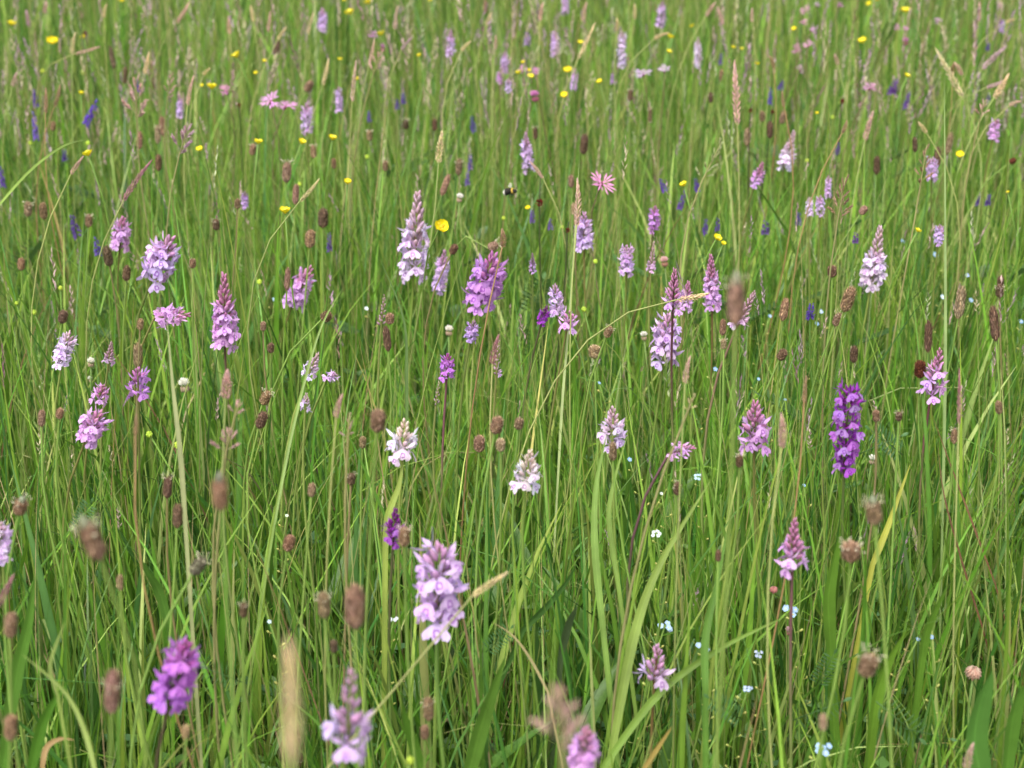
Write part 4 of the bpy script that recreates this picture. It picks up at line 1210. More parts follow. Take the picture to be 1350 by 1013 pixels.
# ------------------------------------------------------------------ bumblebee in flight
def bee():
    hc, d = at_height(672, 253, 0.42)
    s = 19 * d / FPX
    root = bpy.data.objects.new('bumblebee', None); COL.objects.link(root); root.location = hc
    m, N, L, out = nodes_of('bumblebee_fur')
    a = N.new('ShaderNodeAttribute'); a.attribute_name = 'col'
    p = N.new('ShaderNodeBsdfPrincipled'); p.inputs['Roughness'].default_value = 0.9
    L.new(a.outputs['Color'], p.inputs['Base Color']); L.new(p.outputs[0], out.inputs[0])
    g = Geo(); r = random.Random(9)
    prof = [(-0.5, 0.03), (-0.46, 0.13), (-0.38, 0.2), (-0.26, 0.245), (-0.12, 0.255), (0.0, 0.2), (0.06, 0.19), (0.14, 0.225), (0.24, 0.22), (0.32, 0.13), (0.35, 0.11), (0.42, 0.135), (0.48, 0.1), (0.52, 0.03)]
    def colr(x):
        if x < -0.36: return (0.75, 0.70, 0.60, 1)
        if -0.10 < x < 0.0: return (0.55, 0.36, 0.05, 1)
        if 0.2 < x < 0.31: return (0.55, 0.36, 0.05, 1)
        return (0.012, 0.01, 0.009, 1)
    n = 12
    vs_, cs_ = [], []
    for x, rr in prof:
        for k in range(n):
            th = 2 * math.pi * k / n
            vs_.append(Vector((x, rr * math.cos(th), rr * 0.95 * math.sin(th) + 0.05 * math.cos(x * 5))))
            cs_.append(colr(x))
    fs_ = [(i * n + k, (i + 1) * n + k, (i + 1) * n + (k + 1) % n, i * n + (k + 1) % n) for i in range(len(prof) - 1) for k in range(n)]
    g.v += vs_; g.c += cs_; g.f += fs_; g.m += [0] * len(fs_)
    for _ in range(420):      # short fur
        i = r.randrange(1, len(prof) - 3); x, rr = prof[i]; x += r.uniform(-0.05, 0.05); th = r.uniform(0, 6.28)
        o_ = Vector((-0.35, math.cos(th), math.sin(th)))
        b = Vector((x, rr * math.cos(th), rr * 0.95 * math.sin(th) + 0.05 * math.cos(x * 5)))
        g.col = colr(x)
        g.add([b + Vector((0, 0.012, 0.0)), b - Vector((0.0, 0.012, 0.0)), b + o_.normalized() * 0.07], [(0, 1, 2)])
    face = (Matrix.Rotation(R(-14), 4, 'Y') @ Matrix.Rotation(R(-18), 4, 'Z')) @ Matrix.Scale(s, 4)
    link('body', g.mesh('bee_body', [m], True), root, face)
    wm, N, L, out = nodes_of('bumblebee_wing')
    p = N.new('ShaderNodeBsdfPrincipled'); p.inputs['Base Color'].default_value = (0.62, 0.56, 0.48, 1); p.inputs['Roughness'].default_value = 0.25
    t = N.new('ShaderNodeBsdfTransparent'); ms = N.new('ShaderNodeMixShader'); ms.inputs[0].default_value = 0.32
    nz = N.new('ShaderNodeTexNoise'); nz.inputs['Scale'].default_value = 14
    L.new(t.outputs[0], ms.inputs[1]); L.new(p.outputs[0], ms.inputs[2]); L.new(ms.outputs[0], out.inputs[0])
    for sd_ in (-1, 1):
        for ln, bx, tw in ((0.62, 0.16, -0.5), (0.42, 0.1, -0.9)):
            g = Geo(); g.petal((bx, sd_ * 0.16, 0.2), (tw, sd_ * 1.0, 0.45), (1, 0, 0.1), ln, ln * 0.38, 0.02, 0.1, 6, 0, 0.8, 0.65)
            link('wing', g.mesh('bee_wing', [wm]), root, face)
        for k in range(3):
            g = Geo(); x0 = 0.22 - 0.1 * k
            g.tube([(x0, sd_ * 0.12, -0.12), (x0 - 0.04, sd_ * 0.24, -0.24), (x0 - 0.12, sd_ * 0.22, -0.38)], [0.03, 0.028, 0.015], 5)
            link('leg', g.mesh('bee_leg', [M_STEM]), root, face, (0.012, 0.01, 0.009))
        g = Geo(); g.tube([(0.48, sd_ * 0.06, 0.1), (0.58, sd_ * 0.1, 0.2), (0.68, sd_ * 0.13, 0.17)], 0.013, 4)
        link('antenna', g.mesh('bee_antenna', [M_STEM]), root, face, (0.012, 0.01, 0.009))
    root['label'] = 'dark bumblebee with pale tail flying over the grass'
    root['category'] = 'bumblebee'
    HEADS.append((672, 253, 14, 12, d, 1.0))


bee()

# ------------------------------------------------------------------ single broad blades and leaves that stand out
def blade_path(name, pts, w, col, d0, d1, label, cat='grass', keep=0.5, fold=0.22, tw=0.0, n=14, blunt=False):
    """blade through picture points, from root to tip, at depths d0 (root) to d1 (tip)"""
    P = [at_depth(x, y, d0 + (d1 - d0) * i / (len(pts) - 1)) for i, (x, y) in enumerate(pts)]
    for q in P: q.z = max(q.z, 0.0)
    path = []
    for i in range(n + 1):       # Catmull-Rom
        t = i / n * (len(P) - 1); k = min(int(t), len(P) - 2); u = t - k
        p0, p1, p2, p3 = P[max(k - 1, 0)], P[k], P[k + 1], P[min(k + 2, len(P) - 1)]
        path.append(0.5 * ((2 * p1) + (p2 - p0) * u + (2 * p0 - 5 * p1 + 4 * p2 - p3) * u * u + (3 * p1 - p0 - 3 * p2 + p3) * u ** 3))
    if path[0].z > 0.005:        # carry the blade down to the ground
        b = path[0]; sl = path[0] - path[2]; sl = sl / max(-sl.z, 0.02) if sl.z < 0 else Vector((0, 0, -1))
        sl.x = max(-0.6, min(0.6, sl.x)); sl.y = max(-0.4, min(0.4, sl.y))
        path = [Vector((b.x + sl.x * b.z * 0.8, b.y + sl.y * b.z * 0.8, 0.0)), Vector((b.x + sl.x * b.z * 0.5, b.y + sl.y * b.z * 0.5, b.z * 0.48))] + path
    base = path[0].copy()
    dm = (d0 + d1) / 2
    W = w * dm / FPX
    vs_, fs_ = [], []
    m = len(path) - 1
    for i, p in enumerate(path):
        s = i / m
        t = (path[min(i + 1, m)] - path[max(i - 1, 0)]).normalized()
        side = t.cross(Vector((math.sin(tw * s), -math.cos(tw * s), 0.25))).normalized()
        nor = side.cross(t)
        ww = W * 0.5 * (min(1, 0.55 + s * 1.2)) * max(0.03, (1 - s ** (5 if blunt else 2.4)))
        for u in (-1, -0.5, 0, 0.5, 1):
            vs_.append(p - base + side * (ww * u) + nor * (fold * ww * abs(u)))
    for i in range(m):
        for j in range(4):
            a = i * 5 + j; fs_.append((a, a + 1, a + 6, a + 5))
    me = new_mesh(name, vs_, fs_, [M_BLADE])
    at = me.attributes.new('across', 'FLOAT', 'POINT')
    at.data.foreach_set('value', [u for _ in path for u in (-1, -0.5, 0, 0.5, 1)])
    o = link(name, me, None, Matrix.Translation(base), vary(srgb(*col), 0.05))
    xs = [q[0] for q in pts]; ys = [q[1] for q in pts]
    o['label'] = label; o['category'] = cat; o['kind'] = 'thing'
    for q in path[2:]:
        a_, b_, c_ = project(np.array([[q.x, q.y, q.z]]))
        HEADS.append((a_[0], b_[0], w * 0.6, 14, c_[0], keep))
    return o


B = blade_path
B('long_grass', [(812, 960), (838, 830), (872, 740), (938, 632)], 15, (138, 158, 74), 1.15, 1.15, 'broad yellow-green blade slanting right below the mauve-tipped whitish orchid', keep=0.95)
B('long_grass', [(795, 830), (784, 720), (786, 640), (800, 572)], 11, (126, 156, 72), 1.25, 1.25, 'pale upright blade directly under the mauve-tipped whitish orchid', keep=0.9)
B('long_grass', [(815, 770), (803, 690), (808, 640), (828, 572)], 8, (132, 158, 74), 1.28, 1.28, 'pale narrow blade just right of the pale upright blade', keep=0.9)
B('long_grass', [(800, 1005), (868, 915), (950, 855), (1036, 813)], 12, (124, 152, 66), 1.12, 1.12, 'long blade arching right behind the two-flowered short orchid', keep=0.9)
B('dry_grass', [(846, 1018), (868, 985), (886, 958)], 8, (160, 140, 70), 1.0, 1.02, 'orange-tipped dying blade near the bottom, right of centre', keep=0.95)
B('long_grass', [(1150, 745), (1172, 690), (1200, 612)], 10, (176, 178, 74), 1.25, 1.25, 'yellowish blade right of the deep purple orchid, slanting right', keep=0.9)
B('grass_stalk', [(-6, 276), (40, 225), (85, 192), (119, 184)], 4, (138, 164, 76), 1.6, 1.75, 'slanting pale green stalk running to the left edge', keep=0.7)
B('grass_stalk', [(128, 1030), (112, 965), (85, 912), (28, 862)], 8, (150, 166, 88), 0.92, 0.92, 'forked pale stalk bending left in the lower left corner', keep=0.85)
B('grass_stalk', [(76, 916), (66, 880), (74, 850), (87, 818)], 6, (142, 160, 78), 0.93, 0.93, 'pale stalk tip pointing right above the forked stalk, lower left', keep=0.85)
B('dry_grass', [(56, 1010), (62, 985), (80, 974), (98, 976)], 9, (170, 140, 96), 1.05, 1.05, 'curled brown dead blade near the bottom left corner', keep=0.9)
B('dry_grass', [(722, 912), (700, 870), (676, 838), (648, 820)], 4, (184, 168, 116), 1.12, 1.12, 'thin straw coloured blade right of the large lilac orchid', keep=0.85)
B('red_stalk', [(1312, 770), (1282, 690), (1252, 610), (1228, 545)], 3, (116, 84, 56), 1.3, 1.3, 'thin reddish stalk slanting left below the red-stemmed orchid', keep=0.85)
B('red_stalk', [(1296, 830), (1268, 740), (1244, 650), (1236, 580)], 3, (112, 74, 52), 1.28, 1.28, 'steeper thin reddish stalk below the red-stemmed orchid', keep=0.85)
B('long_grass', [(508, 722), (512, 680), (526, 640), (532, 606)], 11, (150, 164, 74), 1.22, 1.22, 'folded yellowish blade sheathing the cream-tipped white orchid stem', keep=0.9)
B('grass_stalk', [(536, 620), (536, 500), (532, 420), (500, 340)], 5, (84, 112, 48), 1.42, 1.42, 'dark green rush stalk left of the tall cone-shaped orchid', keep=0.6)
B('long_grass', [(930, 910), (930, 840), (945, 770), (958, 700)], 12, (94, 132, 50), 1.1, 1.1, 'broad mid-green upright blade left of the slender pink orchid', keep=0.7)
B('long_grass', [(360, 700), (385, 570), (420, 440), (452, 380)], 5, (122, 150, 66), 1.2, 1.25, 'long pale blade slanting right, left of the cream-tipped white orchid', keep=0.85)
B('long_grass', [(735, 640), (742, 520), (752, 400), (764, 205)], 4, (168, 180, 120), 1.5, 1.5, 'long thin pale stalk rising to a dark plantain head, upper centre', keep=0.9)
B('long_grass', [(1243, 660), (1246, 480), (1246, 300), (1245, 106)], 5, (138, 160, 96), 1.42, 1.42, 'tall straight pale stalk under the hanging straw grass spike', keep=0.85)
B('long_grass', [(245, 700), (238, 600), (228, 510), (220, 420)], 8, (150, 156, 104), 1.15, 1.15, 'pale curving stalk left of the white clover head', keep=0.85)
LV = [
    ('broad_leaf', [(1298, 1040), (1285, 980), (1292, 930), (1308, 885)], 46, (98, 146, 62), 1.05, 'broad blunt green leaf below the drooping pinkish brown clover', True),
    ('broad_leaf', [(1150, 960), (1158, 910), (1175, 865), (1198, 826)], 26, (120, 160, 52), 1.12, 'bright green lance leaf left of the drooping pinkish brown clover', False),
    ('broad_leaf', [(12, 950), (24, 880), (38, 820), (46, 756)], 30, (104, 148, 56), 1.08, 'broad green lance leaf near the left edge below the purplish spike', False),
    ('broad_leaf', [(618, 1020), (634, 960), (650, 910), (666, 866)], 34, (104, 146, 54), 1.08, 'broad green leaf right of the large lilac orchid stem', False),
    ('broad_leaf', [(560, 1030), (545, 980), (535, 950), (530, 925)], 24, (100, 142, 50), 1.08, 'shorter green leaf below the large lilac orchid', False),
    ('broad_leaf', [(1095, 850), (1092, 790), (1100, 740), (1108, 700)], 28, (110, 150, 52), 1.2, 'upright broad leaf right of the slender pink orchid', False),
    ('broad_leaf', [(225, 830), (210, 780), (195, 755), (180, 730)], 20, (100, 144, 56), 1.2, 'pale green leaf leaning left above the leaning bright purple orchid', False),
    ('broad_leaf', [(1330, 990), (1335, 950), (1345, 915), (1362, 890)], 34, (108, 152, 58), 1.05, 'broad leaf at the right edge near the bottom corner', False),
    ('broad_leaf', [(40, 1020), (55, 960), (68, 930), (92, 895)], 24, (100, 150, 50), 1.0, 'green leaf behind the forked pale stalk, lower left', False),
    ('broad_leaf', [(1215, 870), (1222, 830), (1235, 800), (1250, 770)], 20, (116, 158, 56), 1.16, 'narrow bright leaf left of the thin reddish stalks', False),
    ('broad_leaf', [(690, 830), (720, 800), (745, 770), (760, 745)], 14, (88, 128, 60), 1.25, 'dark green leaf right of the lower white orchid stem', False),
    ('broad_leaf', [(740, 860), (746, 835), (752, 815), (760, 800)], 16, (96, 116, 76), 1.2, 'grey-green blunt leaf in the lower centre grass', True),
]
for nm, pts, w, c, d, lab, bl in LV:
    B(nm, pts, w * 0.7, tuple(q * 0.88 for q in c), d, d * 0.97, lab, 'leaf', 0.55, 0.45, 0.3, 12, bl)


def vetch_leaf(px, py, ang, size, d):
    hc = at_depth(px, py, d)
    z = Vector((math.sin(R(ang)), -0.15, math.cos(R(ang)))).normalized()
    x, y, zz = axes_from_z(z, Vector((0.1, -0.8, 0.6)))
    s = size * d / FPX
    o = link('pinnate_leaf', VLEAF, None, frame(hc, x, y, zz, (s, s, s)), vary(srgb(82, 118, 66), 0.08))
    o['category'] = 'leaf'
    HEADS.append((px + math.sin(R(ang)) * size / 2, py - math.cos(R(ang)) * size / 2, size * 0.4, size * 0.4, d, 0.85))
    THINGS.append(dict(root=o, px=px, py=py, cat='leaf', kind='pinnate leaf', group='feathery vetch leaves low in the grass', look='feathery green vetch leaf', label=None))


for a in [(1045, 950, 60, 70, 1.15), (1155, 925, 130, 75, 1.1), (1075, 905, 20, 55, 1.2), (1190, 960, 100, 60, 1.12), (320, 900, -60, 60, 1.12), (1130, 600, 60, 60, 1.35), (1190, 600, -50, 60, 1.36), (100, 700, 30, 50, 1.2), (640, 860, 40, 50, 1.2), (980, 950, -50, 60, 1.1)]:
    vetch_leaf(*a)

# ------------------------------------------------------------------ the grass itself (stuff)
def field(n, y0, y1, margin, power=1.0):
    """random ground points in the widening strip the camera looks over"""
    pts = np.zeros((0, 2))
    while len(pts) < n:
        y = nrng.uniform(y0, y1, n * 2)
        hw_max = 0.34 * y1 + margin
        x = nrng.uniform(-hw_max, hw_max, n * 2)
        k = np.abs(x) < 0.34 * y + margin
        pts = np.vstack([pts, np.stack([x[k], y[k]], 1)])
    return pts[:n]


def patch(P, sc, seed):
    r = np.random.default_rng(seed)
    v = np.zeros(len(P))
    for k in range(7):
        a = r.uniform(0, 6.28); f = sc * r.uniform(0.6, 2.2)
        v += np.sin((P[:, 0] * math.cos(a) + P[:, 1] * math.sin(a)) * f + r.uniform(0, 6.28))
    return v / 3.0


def ribbons(P, length, width, phi0, bend, az, cols, nseg, cross, fold=0.28, twist=0.6, face=None, z0=0.0):
    n = len(P)
    s = np.linspace(0, 1, nseg + 1)
    phi = phi0[:, None] + bend[:, None] * s[None, :] ** 1.6
    step = (length / nseg)[:, None]
    dx = np.sin(phi) * step; dz = np.cos(phi) * step
    hx = np.concatenate([np.zeros((n, 1)), np.cumsum((dx[:, 1:] + dx[:, :-1]) / 2, 1)], 1)
    hz = np.concatenate([np.zeros((n, 1)), np.cumsum((dz[:, 1:] + dz[:, :-1]) / 2, 1)], 1)
    ca, sa = np.cos(az)[:, None], np.sin(az)[:, None]
    C = np.stack([P[:, 0:1] + hx * ca, P[:, 1:2] + hx * sa, hz + z0], 2)
    fa = (az if face is None else face)[:, None] + math.pi / 2 + twist * nrng.normal(0, 1, n)[:, None] * s[None, :]
    side = np.stack([np.cos(fa), np.sin(fa), np.zeros_like(fa)], 2)
    nor = np.stack([np.sin(fa) * np.cos(phi), -np.cos(fa) * np.cos(phi), np.sin(phi) * 0.3], 2)
    prof = np.minimum(1.0, 0.6 + 1.3 * s) * np.maximum(0.03, 1 - s ** 2.6)
    hw = 0.5 * width[:, None] * prof[None, :]
    us = np.linspace(-1, 1, cross)
    V = np.stack([C + side * (hw * u)[:, :, None] + nor * (fold * hw * abs(u))[:, :, None] for u in us], 2)
    V = np.maximum(V, np.array([-1e9, -1e9, -0.008]))
    return V, C


def ribbon_quads(n, nseg, cross):
    i = np.arange(nseg)[:, None]; j = np.arange(cross - 1)[None, :]
    a = (i * cross + j).ravel()
    q = np.stack([a, a + 1, a + cross + 1, a + cross], 1)
    return (np.arange(n)[:, None, None] * ((nseg + 1) * cross) + q[None]).reshape(-1, 4)


HD = np.array(HEADS)


def clear_heads(C, strength=1.0):
    """which blades may stay: those that would stand right in front of a head are mostly left out"""
    n, m, _ = C.shape
    px, py, d = project(C.reshape(-1, 3))
    px = px.reshape(n, m); py = py.reshape(n, m); d = d.reshape(n, m)
    # points between the samples too
    pxm = np.concatenate([px, (px[:, 1:] + px[:, :-1]) / 2], 1).astype(np.float32)
    pym = np.concatenate([py, (py[:, 1:] + py[:, :-1]) / 2], 1).astype(np.float32)
    dm = np.concatenate([d, (d[:, 1:] + d[:, :-1]) / 2], 1).astype(np.float32)
    lo, hi = pym.min(1), pym.max(1)
    xl, xh = pxm.min(1), pxm.max(1)
    dn = dm.min(1)
    keep = np.ones(n, bool)
    for hx, hy, rx, ry, hd, kp in HD:
        rx2, ry2 = rx * 1.05 + 2, ry * 1.1 + 6
        c = np.nonzero(keep & (dn < hd) & (lo < hy + ry2) & (hi > hy - ry2) & (xl < hx + rx2) & (xh > hx - rx2))[0]
        if len(c) == 0: continue
        hit = (((pxm[c] - hx) / rx2) ** 2 + ((pym[c] - hy) / ry2) ** 2 < 1) & (dm[c] < hd - 0.004)
        b = hit.any(1) & (nrng.random(len(c)) < kp * strength)
        keep[c[b]] = False
    # nothing tall right in front of the lens
    close = ((dm < 0.62) & (pym < 1040) & (pym > -40)).any(1)
    return keep & ~(close & (nrng.random(n) < 0.97))


GREENS = np.array([srgb(103, 145, 49), srgb(121, 155, 58), srgb(88, 132, 47), srgb(66, 110, 45), srgb(140, 163, 78), srgb(155, 170, 100), srgb(89, 130, 66)])
GW = np.array([0.25, 0.2, 0.2, 0.13, 0.1, 0.06, 0.06])
DRY = np.array([srgb(180, 170, 122), srgb(164, 150, 108), srgb(136, 114, 84), srgb(170, 160, 96), srgb(134, 102, 78)])


def pick_cols(n, dry=0.05, bright=1.0):
    dry *= 0.5
    c = GREENS[nrng.choice(len(GREENS), n, p=GW)].copy()
    k = nrng.random(n) < dry
    c[k] = DRY[nrng.integers(0, len(DRY), k.sum())]
    c *= (bright * nrng.normal(1.0, 0.2, (n, 1)).clip(0.5, 1.6))
    c *= nrng.normal(1.0, 0.05, (n, 3))
    return c.clip(0.005, 0.9)


def stuff(name, V, Q, mat, cols, label, cat):
    o = link(name, np_mesh(name, V, Q, mat, cols))
    o['kind'] = 'stuff'; o['label'] = label; o['category'] = cat
    return o


TOTAL = 0


def vein_cols(cols, nseg, cross):
    """each blade keeps its own colour, with a paler midrib and a slightly yellower tip"""
    n = len(cols)
    c = np.broadcast_to(cols[:, None, None, :], (n, nseg + 1, cross, 3)).copy()
    if cross == 3:
        c[:, :, 1, :] *= 1.16
    s_ = (np.linspace(0, 1, nseg + 1) ** 3)[None, :, None]
    k = (np.random.default_rng(n).random(n) * 0.45)[:, None, None]
    c[..., 0] *= 1 + s_ * k * 0.8
    c[..., 1] *= 1 + s_ * k * 0.35
    return c.reshape(-1, 3).clip(0.004, 0.9)



def make_blades(groups, mat, name, label, cat):
    global TOTAL
    VV, QQ, CC, off = [], [], [], 0
    for (V, nseg, cross, cols) in groups:
        n = V.shape[0]
        VV.append(V.reshape(-1, 3)); QQ.append(ribbon_quads(n, nseg, cross) + off)
        CC.append(vein_cols(cols, nseg, cross)); off += n * (nseg + 1) * cross
    V, Q, C_ = np.concatenate(VV), np.concatenate(QQ), np.concatenate(CC)
    TOTAL += len(Q) * 2
    return stuff(name, V, Q, mat, C_, label, cat)


def sward(n, y0, y1, margin, hmean, hsd, wmean, nseg, cross, seed, bright=1.0, dry=0.05, strength=1.0, lean=0.13):
    P = field(n, y0, y1, margin)
    tuft = patch(P, 9, seed)
    h = (nrng.normal(hmean, hsd, n) * (1 + 0.16 * tuft)).clip(0.06, 0.62)
    w = (wmean * nrng.lognormal(0, 0.38, n)).clip(0.0012, 0.011)
    az = nrng.uniform(0, 6.283, n)
    phi0 = np.abs(nrng.normal(0, lean, n))
    bend = np.abs(nrng.normal(0.25, 0.38, n)) * (1 + (nrng.random(n) < 0.10) * 2.2)
    cols = pick_cols(n, dry, bright) * (1 + 0.15 * patch(P, 6, seed + 1))[:, None]
    face = az + nrng.normal(0, 0.6, n)
    w = np.where(cols[:, 0] > cols[:, 1] * 0.98, w * 0.5, w)
    V, C = ribbons(P, h, w, phi0, bend, az, cols, nseg, cross, face=face)
    k = clear_heads(C, strength)
    return V[k], nseg, cross, cols[k]


make_blades([
    sward(25000, 0.62, 3.0, 0.35, 0.235, 0.08, 0.0031, 7, 3, 21),
    sward(2400, 0.8, 3.0, 0.35, 0.22, 0.07, 0.0060, 7, 3, 25),
    sward(2600, 0.8, 3.2, 0.35, 0.25, 0.07, 0.0026, 7, 3, 27, 1.05, 0.16, 1.0, 0.5),
    sward(3500, 0.7, 2.6, 0.35, 0.12, 0.04, 0.0052, 6, 3, 28, 0.95, 0.1, 1.0, 0.6),
    sward(8000, 0.62, 3.0, 0.35, 0.13, 0.05, 0.0040, 5, 3, 22, 0.85),
    sward(36000, 3.0, 7.6, 0.45, 0.27, 0.10, 0.0044, 5, 2, 23, 1.0, 0.06),
    sward(3000, 3.0, 7.6, 0.45, 0.27, 0.08, 0.008, 5, 3, 26, 1.0, 0.06),
    sward(10000, 7.6, 13.0, 0.6, 0.30, 0.08, 0.009, 4, 2, 24, 1.0, 0.06),
], M_GRASS, 'grass', 'dense upright green meadow grass filling the whole field', 'grass')


def culms(n, y0, y1, margin, hmean, hsd, seed, rad=0.00075):
    """thin flowering stalks as three sided tubes, drawn as narrow crossed ribbons"""
    P = field(n, y0, y1, margin)
    h = nrng.normal(hmean, hsd, n).clip(0.2, 0.62)
    az = nrng.uniform(0, 6.283, n)
    phi0 = np.abs(nrng.normal(0, 0.07, n)); bend = np.abs(nrng.normal(0.12, 0.16, n))
    pal = np.array([srgb(150, 166, 92), srgb(166, 172, 110), srgb(128, 154, 74), srgb(186, 170, 128), srgb(156, 120, 100)])
    cols = pal[nrng.choice(5, n, p=[0.34, 0.28, 0.24, 0.115, 0.025])] * nrng.normal(1, 0.1, (n, 1))
    out = []
    nseg = 7
    st = nrng.bit_generator.state
    w = np.full(n, rad * 2) * nrng.lognormal(0, 0.25, n)
    for f in (0.0, math.pi / 2):
        V, C = ribbons(P, h, w, phi0, bend, az, cols, nseg, 2, fold=0.0, twist=0.0, face=az + f)
        out.append(V)
    k = clear_heads(C, 0.95)
    return [(V[k], nseg, 2, cols[k]) for V in out], C[k], cols[k]


near, Cn, _ = culms(3000, 0.95, 3.0, 0.35, 0.33, 0.08, 31, 0.0006)
far, Cf, _ = culms(8500, 2.6, 8.0, 0.45, 0.41, 0.08, 32, 0.0009)
make_blades(near + far, M_GRASS, 'grass_stalks', 'thin pale flowering stalks standing among the grass', 'grass')

# loose seed heads of the farther grass: a pinkish haze over the field
def seed_haze(C, frac, y_min, seed, size=1.0):
    r = np.random.default_rng(seed)
    tips = C[:, -1, :]; dirs = C[:, -1, :] - C[:, -2, :]
    loose = (0.75 + 0.5 * patch(C[:, 0, :2], 5, seed)).clip(0.15, 1.3)
    k = (tips[:, 1] > y_min) & (r.random(len(tips)) < frac * loose)
    tips, dirs = tips[k], dirs[k]
    dirs /= np.linalg.norm(dirs, axis=1)[:, None]
    n = len(tips)
    L = r.uniform(0.03, 0.08, n) * size; W = r.uniform(0.0045, 0.009, n) * size
    pal = np.array([srgb(*GCOL[q]) for q in ('pink', 'straw', 'mauve', 'brown', 'green', 'purple')])
    base = pal[r.choice(6, n, p=[0.34, 0.2, 0.22, 0.04, 0.16, 0.04])] * np.array([0.74, 0.76, 0.8])
    m = 16
    VV, CC = [], []
    for i in range(m):
        s = (i + 0.5) / m
        a = i * 2.4 + r.uniform(0, 6.28, n)
        o = np.stack([np.cos(a), np.sin(a), np.zeros(n)], 1)
        sd_ = np.stack([-np.sin(a), np.cos(a), np.zeros(n)], 1)
        rad = (W * 0.5 * math.sin(math.pi * (0.15 + 0.8 * s)) ** 0.7)[:, None]
        p = tips + dirs * (L * (s - 0.15))[:, None]
        e = p + o * rad * 1.6 + dirs * (L * 0.16)[:, None]
        mid = (p + e) / 2
        hw = (W * 0.20)[:, None]
        VV.append(np.stack([p, mid + sd_ * hw, e, mid - sd_ * hw], 1))
        CC.append(np.repeat((base * r.normal(1, 0.14, (n, 1)))[:, None, :], 4, 1))
    V = np.concatenate(VV).reshape(-1, 3); c = np.concatenate(CC).reshape(-1, 3).clip(0.01, 0.9)
    Q = np.arange(len(V)).reshape(-1, 4)
    return V, Q, c


V, Q, c = seed_haze(np.concatenate([Cn, Cf]), 0.7, 2.4, 41)
V2, Q2, c2 = seed_haze(Cn, 0.34, 1.15, 43, 0.55)
V, Q, c = np.concatenate([V, V2]), np.concatenate([Q, Q2 + len(V)]), np.concatenate([c, c2])
stuff('seeding_grass_heads', V, Q, M_GRASS, c, 'countless small pinkish and straw grass heads of the farther meadow', 'grass')

# leafy ground cover and dead litter between the grass
def cover(n, y0, y1, margin):
    P = field(n, y0, y1, margin)
    h = nrng.uniform(0.015, 0.13, n)
    VV, CC = [], []
    sz = nrng.uniform(0.004, 0.010, n)
    colr = (np.array([srgb(78, 118, 50), srgb(96, 134, 62), srgb(110, 140, 84), srgb(84, 120, 74)])[nrng.integers(0, 4, n)]) * nrng.normal(1, 0.12, (n, 1))
    a0 = nrng.uniform(0, 6.28, n)
    for k in range(3):
        a = a0 + k * 2.094
        ox, oy = np.cos(a), np.sin(a)
        b = np.stack([P[:, 0], P[:, 1], h], 1)
        o = np.stack([ox, oy, nrng.uniform(-0.1, 0.5, n)], 1); s_ = np.stack([-oy, ox, np.zeros(n)], 1)
        z_ = sz[:, None]
        VV.append(np.stack([b, b + o * z_ * 0.7 + s_ * z_ * 0.6, b + o * z_ * 1.5, b + o * z_ * 0.7 - s_ * z_ * 0.6], 1))
        CC.append(np.repeat(colr[:, None, :], 4, 1))
    V = np.concatenate(VV).reshape(-1, 3); c = np.concatenate(CC).reshape(-1, 3).clip(0.01, 0.9)
    return V, np.arange(len(V)).reshape(-1, 4), c


V, Q, c = cover(15000, 0.7, 4.0, 0.35)
stuff('clover_leaves', V, Q, M_GRASS, c, 'low trefoil leaves carpeting the ground under the grass', 'ground cover')


def litter(n, y0, y1, margin):
    P = field(n, y0, y1, margin)
    L = nrng.uniform(0.04, 0.16, n); w = nrng.uniform(0.0012, 0.0035, n)
    az = nrng.uniform(0, 6.283, n)
    phi0 = nrng.uniform(0.7, 1.5, n); bend = nrng.normal(0.1, 0.4, n)
    cols = DRY[nrng.integers(0, len(DRY), n)] * nrng.normal(0.7, 0.15, (n, 1))
    V, C = ribbons(P, L, w, phi0, bend, az, cols, 4, 2, z0=nrng.uniform(0, 0.06, n)[:, None])
    return V, 4, 2, cols.clip(0.01, 0.8)


make_blades([litter(5000, 0.7, 4.5, 0.35)], M_LITTER, 'dead_grass_litter', 'brown dead grass lying tangled near the soil', 'dead grass')

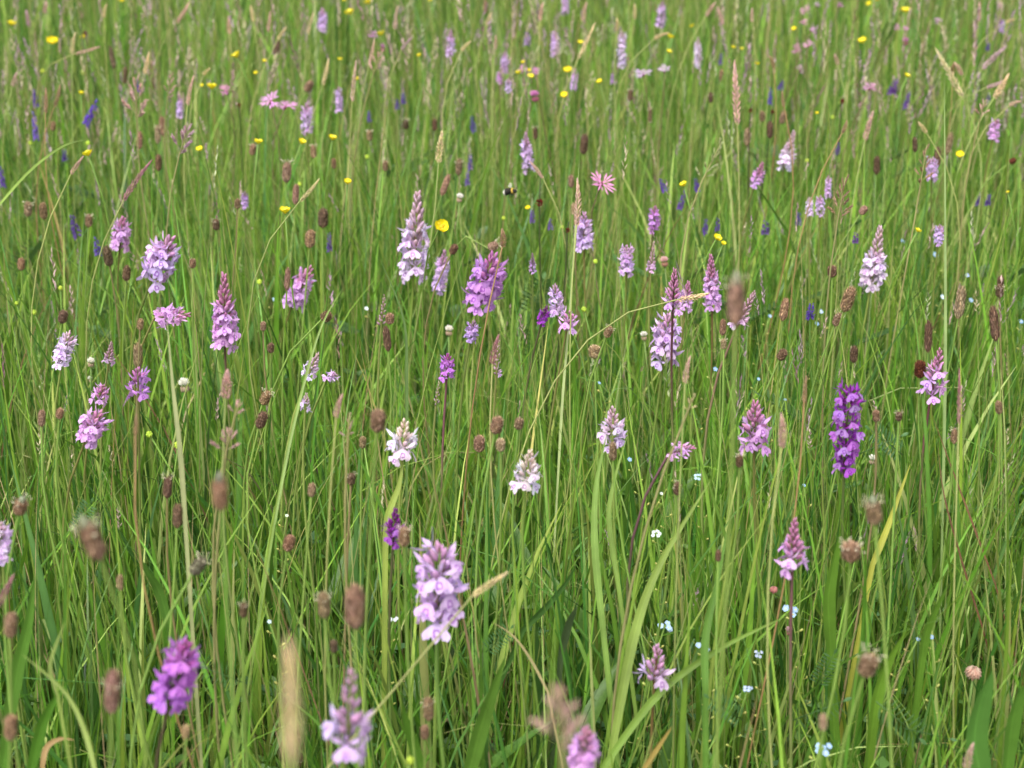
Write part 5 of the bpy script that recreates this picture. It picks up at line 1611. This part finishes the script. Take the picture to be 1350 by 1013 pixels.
# ------------------------------------------------------------------ labels: every thing told apart by look and nearest landmark
LAND = [(1116, 568, 'the deep purple orchid'), (672, 253, 'the flying bumblebee'), (243, 508, 'the white clover head'),
        (548, 315, 'the tall cone-shaped orchid'), (970, 396, 'the big blurred plantain'), (1284, 884, 'the drooping clover'),
        (578, 770, 'the large lilac orchid'), (793, 242, 'the lone ragged robin'), (122, 147, 'the bright violet-blue vetch'),
        (1251, 96, 'the hanging straw spike'), (1154, 340, 'the bare-stemmed pale orchid'), (235, 887, 'the leaning purple orchid'),
        (865, 876, 'the two-flowered orchid'), (213, 342, 'the drooping lilac cluster'), (367, 136, 'the ragged robin pair'),
        (580, 300, 'the largest buttercup'), (296, 413, 'the tall tapering orchid'), (1046, 720, 'the slender pink orchid'),
        (640, 372, 'the dense purple-pink orchid'), (696, 618, 'the lower white orchid'), (1229, 494, 'the red-stemmed orchid'),
        (732, 60, 'the top centre orchid'), (462, 20, 'the wide top buttercup'), (1138, 57, 'the wide top right buttercup'),
        (69, 58, 'the wide top left buttercup'), (1110, 260, 'the open brownish panicle'), (121, 711, 'the left-leaning blurred plantain'),
        (940, 210, 'the pale green panicle'), (808, 563, 'the mauve-tipped whitish orchid'), (122, 563, 'the pink orchid by left edge')]
HANDMADE = {(732, 60): 'lilac spotted orchid at the top centre above a green grass spike', (462, 20): 'wide yellow buttercup near the top edge, left of centre',
            (1138, 57): 'wide yellow buttercup in the top right under a small pair', (69, 58): 'widest yellow buttercup in the top left corner',
            (940, 210): 'pale green open grass panicle leaning right, above the big blurred plantain', (122, 563): 'pink orchid leaning right behind a small plantain near the left edge'}
DIRS = ['right of', 'upper right of', 'above', 'upper left of', 'left of', 'lower left of', 'below', 'lower right of']
ORD = ['', 'second', 'third', 'fourth', 'fifth', 'sixth', 'seventh', 'eighth', 'ninth', 'tenth', 'eleventh', 'twelfth']
slots = {}
for t in THINGS:
    if t['label'] is None:
        for (lx, ly), txt in HANDMADE.items():
            if abs(t['px'] - lx) < 2.5 and abs(t['py'] - ly) < 3.5: t['label'] = txt
    t['root']['category'] = t['cat']
    t['root']['group'] = t['group']
    if t['label'] is None:
        best = min(LAND, key=lambda l: (l[0] - t['px']) ** 2 + (l[1] - t['py']) ** 2 + (1e9 if abs(l[0] - t['px']) + abs(l[1] - t['py']) < 4 else 0))
        dx, dy = t['px'] - best[0], best[1] - t['py']
        sec = int(round(math.degrees(math.atan2(dy, dx)) / 45)) % 8
        slots.setdefault((t['look'], best[2], sec), []).append((math.hypot(dx, dy), t))
used = set()
for (look, land, sec), L_ in slots.items():
    L_.sort(key=lambda q: q[0])
    for i, (_, t) in enumerate(L_):
        pre = look if len(L_) == 1 else look + (', nearest one' if i == 0 else ', ' + ORD[i] + ' nearest one')
        t['label'] = f"{pre} {DIRS[sec]} {land}"
for t in THINGS:
    t['root']['label'] = t['label']
bpy.context.view_layer.update()
print('objects', len(bpy.data.objects), 'things', len(THINGS), 'grass tris', TOTAL)
